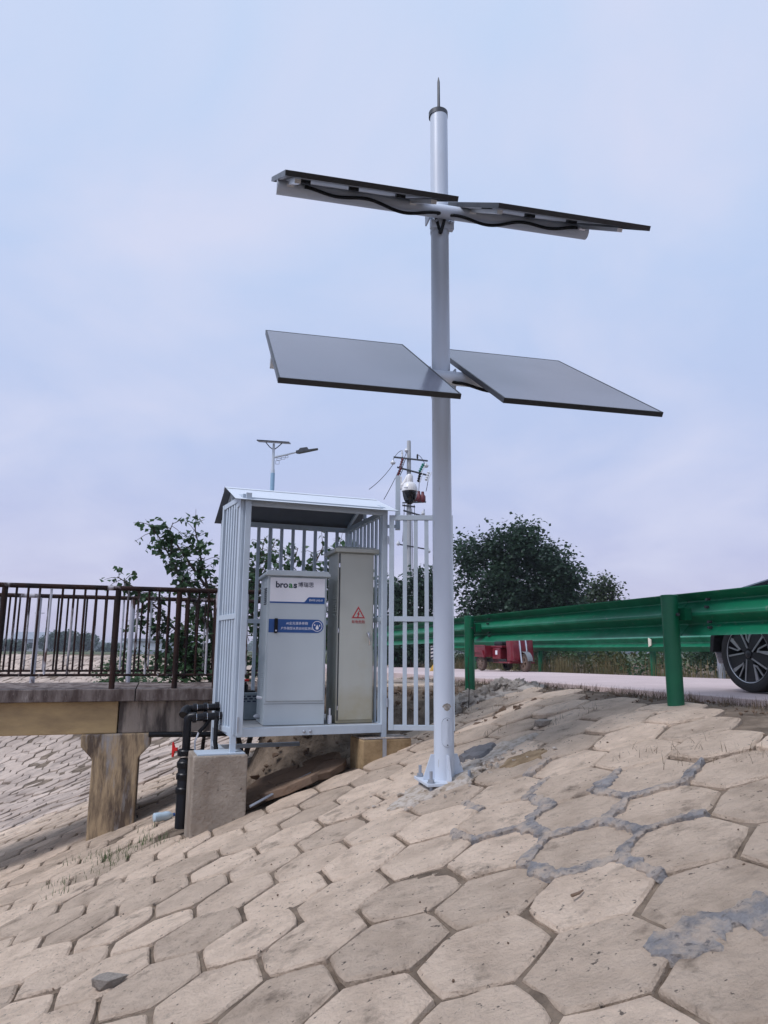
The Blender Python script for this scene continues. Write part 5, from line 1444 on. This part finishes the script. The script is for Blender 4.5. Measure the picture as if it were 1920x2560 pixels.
for bi, bo in enumerate(boughs):
    pts = [Vector(p) for p in bo]
    n = len(pts); tb_.tube(pts, [max(0.006, 0.04 * (1 - k / n) * (1 if bi in (0, 5) else 0.55)) for k in range(n)], 7)
    for k in range(n - 1):
        if pts[k + 1].z < 1.25:
            continue
        seg = pts[k + 1] - pts[k]
        nt_ = int(seg.length / 0.029)
        for q in range(nt_):
            b0 = pts[k].lerp(pts[k + 1], (q + rsL.rand()) / nt_)
            dv = Vector(rsL.normal(size=3) * np.array([0.8, 0.6, 0.45]) + np.array([-0.1, 0, 0.05])).normalized()
            ln = rsL.uniform(0.12, 0.36)
            tip = b0 + dv * ln + Vector((0, 0, -0.03))
            tb_.tube([b0, (b0 + tip) / 2 + Vector((0, 0, 0.02)), tip], [0.005, 0.004, 0.002], 4, cap=False)
            for z in range(rsL.randint(4, 9)):
                leafpts.append(tuple(b0.lerp(tip, rsL.uniform(0.25, 1.05)) + Vector(rsL.normal(size=3) * 0.022)))
tb_.build('trunk', BARK, bt, smooth=True)
leaves_mesh('crown', leafpts, 0.092, LEAF, bt, 21, droop=0.55, aspect=0.9)
# lower dense growth under it, behind the bridge rail
def blobset(seed, n, c, sp, r0, r1):
    rs = np.random.RandomState(seed)
    return [((c[0] + rs.normal() * sp[0], c[1] + rs.normal() * sp[1], c[2] + rs.uniform(-1, 1) * sp[2]), (lambda r: (r, r, r * 0.85))(rs.uniform(r0, r1))) for _ in range(n)]
tree('leafy_bush', 'dense leafy bush at the bridge end behind the shelter', 'bush', (-2.45, 10.3, -1.5), blobset(3, 12, (0, 0, 1.35), (0.32, 0.25, 0.55), 0.16, 0.32),
     [([(0, 0, 0), (0.05, 0, 0.6), (-0.1, 0, 1.2)], [0.03, 0.02, 0.01])], LEAF, 70, 0.10, 31, None, 0.10)
# big dark tree beyond the road
tree('dark_tree', 'large dark green round tree beyond the road, right of the mast', 'tree', (4.6, 25, -0.9),
     [((0, 0, 3.3), (1.35, 1.2, 1.5)), ((-0.25, -0.1, 4.3), (0.85, 0.8, 0.85)), ((-1.2, 0, 3.1), (1.1, 1.0, 1.3)), ((-1.6, 0, 4.1), (0.6, 0.6, 0.55)), ((1.1, 0, 3.0), (1.0, 1.0, 1.15)), ((1.75, 0, 3.35), (0.6, 0.6, 0.55)), ((-0.2, -0.2, 1.7), (2.0, 1.3, 1.3)), ((0.35, 0.1, 4.75), (0.45, 0.45, 0.45)), ((0.95, 0, 4.1), (0.6, 0.55, 0.5)), ((1.6, 0.1, 1.9), (1.1, 0.9, 1.1))],
     [([(0, 0, 0), (0.05, 0, 1.5), (-0.1, 0, 3.4)], [0.16, 0.12, 0.05]), ([(0.05, 0, 1.4), (0.8, 0, 2.6), (1.2, 0, 3.2)], [0.09, 0.06, 0.03]), ([(0, 0, 1.2), (-0.8, 0, 2.4), (-1.4, 0, 3.4)], [0.09, 0.06, 0.03])],
     LEAFD, 150, 0.15, 41, 'trees beyond the road', 0.20, shell=0.4)
tree('dark_tree', 'dark tree behind the open gate, left of the mast', 'tree', (1.05, 27, -1.0),
     [((0, 0, 2.4), (1.3, 1.0, 1.2)), ((0.5, 0, 3.3), (0.6, 0.5, 0.6)), ((-0.7, 0, 3.1), (0.6, 0.5, 0.55)), ((0.0, 0, 1.3), (1.6, 1.0, 0.9))],
     [([(0, 0, 0), (0.1, 0, 1.5), (0, 0, 3.0)], [0.12, 0.09, 0.03])], LEAFD, 150, 0.17, 42, 'trees beyond the road', 0.17)
tree('mid_green_tree', 'lower mid green tree stepping down to the right of the large dark tree', 'tree', (9.0, 31, -1.0),
     [((0, 0, 2.3), (1.0, 0.9, 1.3)), ((0.3, 0, 3.45), (0.5, 0.45, 0.5)), ((-0.9, 0, 2.4), (0.9, 0.8, 1.1)), ((0.8, 0, 2.0), (0.7, 0.7, 1.0)), ((-1.9, 0, 2.2), (0.9, 0.8, 1.2)), ((-2.7, 0, 2.3), (0.8, 0.8, 1.2))],
     [([(0, 0, 0), (0.05, 0, 1.5), (0, 0, 3.0)], [0.12, 0.09, 0.03])], LEAFO, 230, 0.15, 43, 'trees beyond the road', 0.19)
# bushes along the far guardrail
bushes = [(-1.2, 6.2, 1.4, LEAFY), (0.9, 5.9, 1.2, LEAFD), (2.6, 6.4, 1.5, LEAF), (4.3, 6.0, 1.1, LEAFY), (6.1, 6.2, 1.3, LEAF), (8.2, 6.3, 1.5, LEAFD), (10.4, 6.1, 1.2, LEAFY), (12.8, 6.3, 1.4, LEAFD), (15.5, 6.2, 1.4, LEAF), (18.4, 6.3, 1.5, LEAFD), (21.5, 6.3, 1.4, LEAF), (-3.6, 6.3, 1.2, LEAF), (-6.2, 6.6, 1.1, LEAFY)]
wordb = ['nearest to the car', 'second along from the car', 'third along from the car', 'fourth along from the car', 'fifth along from the car', 'sixth along from the car', 'level with the tricycle', 'just past the tricycle', 'behind the mast foot', 'behind the gate', 'farthest along', 'behind the car bonnet', 'behind the car roof']
for (t_, s_, sz, m_), wd_ in zip(bushes, wordb):
    p = road_pt(t_ + 5.0, s_)
    zb_ = -0.42 if p.y > 8 else -0.42
    hh = sz * 0.62
    tree('roadside_bush', f'low roadside bush behind the far guardrail, {wd_}', 'bush', (p.x, p.y, H(p.x, p.y)),
         blobset(int(t_ * 7 + 300), 9, (0, 0, hh * 0.42), (0.55, 0.35, hh * 0.38), 0.22, 0.40),
         [([(0, 0, 0), (0.1, 0, hh * 0.4), (0, 0, hh * 0.7)], [0.02, 0.015, 0.008])], m_, 95, 0.10, int(t_ * 13 + 600), 'bushes along the far guardrail', 0.10)
# bush by the white hut, beyond the bridge
tree('scrub_bush', 'dark scrub bush growing on the bank beyond the footbridge', 'bush', (-7.7, 23.5, H(-7.7, 23.5)),
     blobset(77, 14, (0, 0, 0.95), (0.55, 0.4, 0.6), 0.22, 0.42), [([(0, 0, 0), (0.05, 0, 0.5), (0, 0, 1.1)], [0.04, 0.03, 0.01])], LEAF, 90, 0.12, 78, None, 0.13)

def blades(name, spots, m, hmin, hmax, wd, seed, spread=0.5, parent=None, lean=0.35):
    """thin grass blades: spots = [(x, y, z, n, radius)]"""
    rs = np.random.RandomState(seed); V = []; F = []
    for (x, y, z, n, rad) in spots:
        for _ in range(n):
            a = rs.rand() * 2 * PI; r_ = rad * math.sqrt(rs.rand())
            bx_, by_ = x + r_ * math.cos(a), y + r_ * math.sin(a)
            bz_ = H(bx_, by_) - 0.03 if z is None else z
            h_ = rs.uniform(hmin, hmax); la = rs.rand() * 2 * PI; ln = h_ * rs.normal(0, lean)
            dx, dy = math.cos(la) * ln, math.sin(la) * ln
            sx, sy = -math.sin(la) * wd / 2, math.cos(la) * wd / 2
            o = len(V)
            V += [(bx_ - sx, by_ - sy, bz_), (bx_ + sx, by_ + sy, bz_), (bx_ + dx * 0.4 + sx * 0.8, by_ + dy * 0.4 + sy * 0.8, bz_ + h_ * 0.6), (bx_ + dx * 0.4 - sx * 0.8, by_ + dy * 0.4 - sy * 0.8, bz_ + h_ * 0.6), (bx_ + dx, by_ + dy, bz_ + h_)]
            F += [(o, o + 1, o + 2, o + 3), (o + 3, o + 2, o + 4)]
    me = bpy.data.meshes.new(name); me.from_pydata(V, [], F); me.materials.append(m); me.update()
    ob = bpy.data.objects.new(name, me); COL.objects.link(ob); ob.parent = parent
    return ob
rs9 = random.Random(9)
sp = []
for k in range(620):                              # dry verge between paving and road
    t_ = rs9.uniform(-3.5, 7.5); s_ = -rs9.uniform(0.02, 0.62)
    p = road_pt(t_, s_); sp.append((p.x, p.y, None, rs9.randint(4, 22), rs9.uniform(0.04, 0.14)))
for k in range(120):                              # eroded bank behind the gate
    sp.append((rs9.uniform(-0.7, 1.5), rs9.uniform(7.6, 10.2), None, rs9.randint(4, 14), rs9.uniform(0.06, 0.2)))
for (x, y) in ((1.55, 3.96), (1.74, 3.75), (1.42, 4.3), (1.66, 4.15), (1.85, 3.6), (1.35, 5.9), (1.6, 5.9), (0.95, 6.4), (2.4, 4.35)):
    sp.append((x, y, None, 22, 0.13))
tag(blades('dry_grass', sp, DRY, 0.02, 0.10, 0.0035, 3, lean=0.7), 'short dry brown grass on the verge and dirt bank', 'grass', kind='stuff')
sp = []
for k in range(150):                             # dry reeds on the far side of the road
    t_ = rs9.uniform(1, 24); s_ = rs9.uniform(4.15, 5.2); p = road_pt(t_, s_)
    sp.append((p.x, p.y, None, rs9.randint(10, 26), rs9.uniform(0.1, 0.3)))
for k in range(26):
    p = road_pt(rs9.uniform(9.5, 11.6), rs9.uniform(4.3, 5.1)); sp.append((p.x, p.y, None, 26, 0.2))
tag(blades('dry_reeds', sp, REED, 0.12, 0.55, 0.008, 4, lean=0.25), 'brown reeds and dead weeds along the far road edge', 'reeds', kind='stuff')
sp = [(-2.28 + rs9.gauss(0, 0.3), 6.75 + rs9.gauss(0, 0.35), None, 16, 0.12) for k in range(30)]
tag(blades('green_weeds', sp, GRASSG, 0.03, 0.11, 0.006, 6), 'sparse green weeds in the paving joints on the lower slope', 'weeds', kind='stuff')
sk = thing('dry_stalk', 'single thin dry weed stalk standing beside the green post right of the mast', 'weed stalk', (0.93, 8.15, H(0.93, 8.15)))
MB().tube([(0, 0, -0.05), (0.01, 0, 0.2), (0.0, 0.01, 0.42), (0.02, 0, 0.62)], [0.006, 0.005, 0.004, 0.002], 6).build('stem', mat('stalk_dark', (0.05, 0.04, 0.035), 0.9), sk)
for k in range(6):
    z = 0.2 + 0.06 * k; MB().tube([(0.005, 0, z), (0.03 * (-1) ** k, 0.01, z + 0.035)], [0.003, 0.0015], 5).build('twig', MATS['stalk_dark'], sk)

# ------------------------------------------------------------------ rubble
def rock_mesh(seed, m):
    bm = bmesh.new(); bmesh.ops.create_icosphere(bm, subdivisions=1, radius=1)
    for v in bm.verts:
        n_ = noise.fractal(v.co * 1.3 + Vector((seed * 3.1, seed, 0)), 0.9, 2.0, 3)
        v.co *= 1 + 0.8 * n_
    me = bpy.data.meshes.new('rubble_stone'); bm.to_mesh(me); bm.free(); me.materials.append(m)
    return me
rocks = [rock_mesh(k, ROCK) for k in range(6)]
pile = thing('rubble_pile', 'pile of pale crushed stone at the foot of the green post beside the mast', 'rubble', (1.30, 8.45, -0.46))
for k in range(280):
    a = rs9.gauss(0, 0.26); b = rs9.gauss(0, 0.16)
    x, y = 1.30 + a * 0.95 - b * 0.3, 8.45 + a * 0.3 + b
    s_ = rs9.uniform(0.015, 0.055)
    hgt = max(0, 0.12 * math.exp(-(a / 0.26) ** 2 - (b / 0.17) ** 2))
    o = link(rocks[k % 6], 'rubble_stone', pile, (x - 1.30, y - 8.45, H(x, y) + hgt + rs9.uniform(-0.01, 0.02) + 0.46 - 0.02), (rs9.random() * 6, rs9.random() * 6, rs9.random() * 6))
    o.scale = (s_ * rs9.uniform(0.8, 1.4), s_ * rs9.uniform(0.8, 1.4), s_ * 0.8)
core = MB()
V = [(0, 0, 0.10)]; F = []
for r_ in range(1, 7):
    for k in range(24):
        a = 2 * PI * k / 24; t = r_ / 6
        x = 0.62 * t * math.cos(a); y = 0.36 * t * math.sin(a)
        V.append((x, y, H(1.30 + x, 8.45 + y) + 0.46 + 0.07 * (1 - t) ** 1.2 + 0.03 * fbm(x, y, 8, 2) * (1 - t) - (0.03 if r_ == 6 else 0)))
for k in range(24):
    F.append((0, 1 + k, 1 + (k + 1) % 24))
for r_ in range(5):
    for k in range(24):
        a = 1 + r_ * 24; F.append((a + k, a + 24 + k, a + 24 + (k + 1) % 24, a + (k + 1) % 24))
core.add(V, F).build('gravel_heap', ROCK, pile, fix=False)
# loose stones behind the gate and along the verge (uncountable litter)
lo = MB()
def add_rock(mbx, c, s_, seed):
    rr = random.Random(seed)
    base = rocks[seed % 6]
    Mr = Matrix.Translation(c) @ Matrix.Rotation(rr.random() * 6, 4, 'Z') @ Matrix.Rotation(rr.random() * 6, 4, 'X') @ Matrix.Diagonal((s_ * rr.uniform(0.8, 1.6), s_, s_ * 0.6, 1))
    mbx.add([Mr @ v.co for v in base.vertices], [tuple(p.vertices) for p in base.polygons])
for k in range(420):
    x, y = rs9.uniform(-1.5, 1.6), rs9.uniform(7.0, 9.6)
    add_rock(lo, (x, y, H(x, y) - 0.02), rs9.uniform(0.06, 0.22) ** 2, k)
for k in range(900):
    p = road_pt(rs9.uniform(-4, 7), -rs9.uniform(0.02, 1.0)); add_rock(lo, (p.x, p.y, H(p.x, p.y) - 0.01), rs9.uniform(0.003, 0.013), k)
for k in range(150):
    x, y = rs9.uniform(-1.8, 2.2), rs9.uniform(2.2, 6.5); add_rock(lo, (x, y, H(x, y) + 0.001), rs9.uniform(0.0015, 0.006), k)
tag(lo.build('loose_stones', ROCKB, fix=False), 'loose brown stones scattered on the dirt bank and verge', 'stones', kind='stuff')
cr_ = MB()
for k in range(170):
    a = rs9.gauss(0, 0.26); b = rs9.gauss(0, 0.20)
    x, y = 0.52 + a, 5.30 + b
    if math.hypot(x - 0.427, y - 5.27) < 0.17:
        continue
    add_rock(cr_, (x, y, H(x, y) + 0.012), rs9.uniform(0.05, 0.15) ** 2, k)
tag(cr_.build('mortar_crumbs', CRUMB, fix=False), 'pale broken mortar crumbs scattered round the mast foot', 'rubble', kind='stuff')
for (x, y, s_, lb) in ((-1.26, 3.71, 0.055, 'pale fist sized rock lying on the lower paving near the bottom left'), (1.25, 5.95, 0.05, 'pale stone resting on the paving below the left green post')):
    o = link(rocks[2], 'loose_rock', None, (x, y, H(x, y) + s_ * 0.4)); o.scale = (s_ * 1.3, s_, s_ * 0.8); tag(o, lb, 'rock')
bo = thing('plastic_bottle', 'pale blue clear plastic bottle lying on the paving below the footbridge pier', 'bottle', (-2.2, 7.75, H(-2.2, 7.75) + 0.05), R(40))
MB().lathe([(0.03, -0.09), (0.042, -0.085), (0.045, -0.03), (0.040, 0.0), (0.045, 0.03), (0.042, 0.07), (0.016, 0.11)], 16, Matrix.Rotation(PI / 2, 4, 'Y')).build('body', PLASTB, bo, smooth=True)
MB().lathe([(0.017, 0.111), (0.017, 0.13)], 12, Matrix.Rotation(PI / 2, 4, 'Y')).build('cap', LABB, bo)
ds = thing('dropped_twig', 'short dark twig lying on a paver near the bottom right', 'twig', (0.72, 2.86, plane1(0.72, 2.86) + 0.012), R(20))
MB().tube([(-0.035, 0, 0), (0, 0.006, 0.004), (0.03, 0.022, 0.006)], [0.006, 0.005, 0.003], 6).build('stick', ROCKB, ds)

# ------------------------------------------------------------------ far left: buildings and woods
hut = thing('pump_house', 'small white pump house with flat roof on the far bank beyond the footbridge', 'building', (-14.4, 45, -1.5), R(8))
MB().span((-1.25, 0, 0), (1.25, 3, 1.95)).build('wall', BLDG, hut)
MB().span((-1.35, -0.12, 1.951), (1.35, 3.1, 2.12)).build('roof', ROOFB, hut)
for x in (-0.8, 0.1):
    wn = MB().span((x, -0.03, 0.9), (x + 0.55, 0.02, 1.45)).build('window', ROOFB, hut)
MB().span((0.8, -0.03, 0.02), (1.15, 0.02, 1.3)).build('door', ROOFB, hut)
fh = thing('farmhouse', 'pale farmhouse with grey pitched roof among the far trees at the left', 'building', (-95, 200, -1.2), R(12))
MB().span((-4.5, 0, 0), (4.5, 7, 3.6)).build('wall', BLDG, fh)
MB().prism([(-0.5, 3.601), (7.5, 3.601), (3.5, 5.6)], 9.8, Matrix.Translation((-4.9, 0, 0)) @ Matrix.Rotation(PI / 2, 4, 'Z') @ Matrix.Rotation(PI / 2, 4, 'X')).build('roof', ROOFB, fh)
for x in (-3.2, -0.6, 2.0):
    MB().span((x, -0.06, 1.2), (x + 1.2, 0.02, 2.7)).build('window', STEELD, fh)
def wood(name, label, specs, m, seed, size, per):
    rs = np.random.RandomState(seed); bl = []
    for (x, y, w_, h_) in specs:
        z0_ = H(x, y)
        for _ in range(5):
            bl.append(((x + rs.normal() * w_ * 0.3, y + rs.normal() * 2, z0_ + h_ * rs.uniform(0.2, 0.7)), (w_ * rs.uniform(0.3, 0.5), 2.0, h_ * rs.uniform(0.25, 0.38))))
    out = []
    for c, r in bl:
        k = int(per * (r[0] * r[2]))
        u = rs.normal(size=(k, 3)); u /= np.linalg.norm(u, axis=1)[:, None]
        out += (np.array(c) + u * np.array(r) * rs.uniform(0.6, 1.05, (k, 1))).tolist()
    o = leaves_mesh(name, out, size, m, None, seed); tag(o, label, 'woods', kind='stuff'); return o
rsw = random.Random(4)
wood('far_wood', 'distant blue green belt of trees along the horizon at the left', [(-420 + 12 * k + rsw.uniform(-4, 4), 540 + rsw.uniform(-30, 30), 16, rsw.uniform(4.5, 8.5)) for k in range(60)], LEAF, 5, 2.6, 9)
wood('middle_wood', 'darker clumps of trees beside the far farmhouse', [(-89, 198, 6, 5.2), (-86, 200, 8, 6.4), (-82, 201, 7, 5.6), (-97, 196, 6, 3.2), (-101, 197, 5, 3.6), (-75, 205, 5, 2.6), (-62, 205, 5, 2.8), (-56, 208, 6, 3.6), (-48, 205, 5, 3.0)], LEAFD, 6, 0.9, 60)
for k, (x, y, h_) in enumerate(((-70, 150, 9), (-47, 150, 10), (-36, 160, 10))):
    t = thing('far_pole', ['thin far power pole at the left edge', 'thin far power pole between the tree clumps', 'thin far power pole near the white pump house'][k], 'utility pole', (x, y, -1.2))
    MB().lathe([(0.16, 0), (0.1, h_)], 8).build('pole', UPOLE, t); MB().span((-1, -0.05, h_ - 0.8), (1, 0.05, h_ - 0.7)).build('crossarm', STEELD, t)

# ------------------------------------------------------------------ haze: the damp evening air
hm_ = bpy.data.materials.new('evening_haze'); hm_.use_nodes = True
hn = hm_.node_tree; hn.nodes.clear()
ho = hn.nodes.new('ShaderNodeOutputMaterial'); hv_ = hn.nodes.new('ShaderNodeVolumePrincipled')
hv_.inputs['Color'].default_value = (0.80, 0.86, 0.95, 1); hv_.inputs['Density'].default_value = 0.0008; hv_.inputs['Anisotropy'].default_value = 0.2
hn.links.new(hv_.outputs[0], ho.inputs['Volume'])
hzo = MB().span((-1600, -420, -8), (1600, 2100, 13.5)).build('haze', hm_)
tag(hzo, 'thin blue evening haze over the whole place', 'haze', kind='stuff')
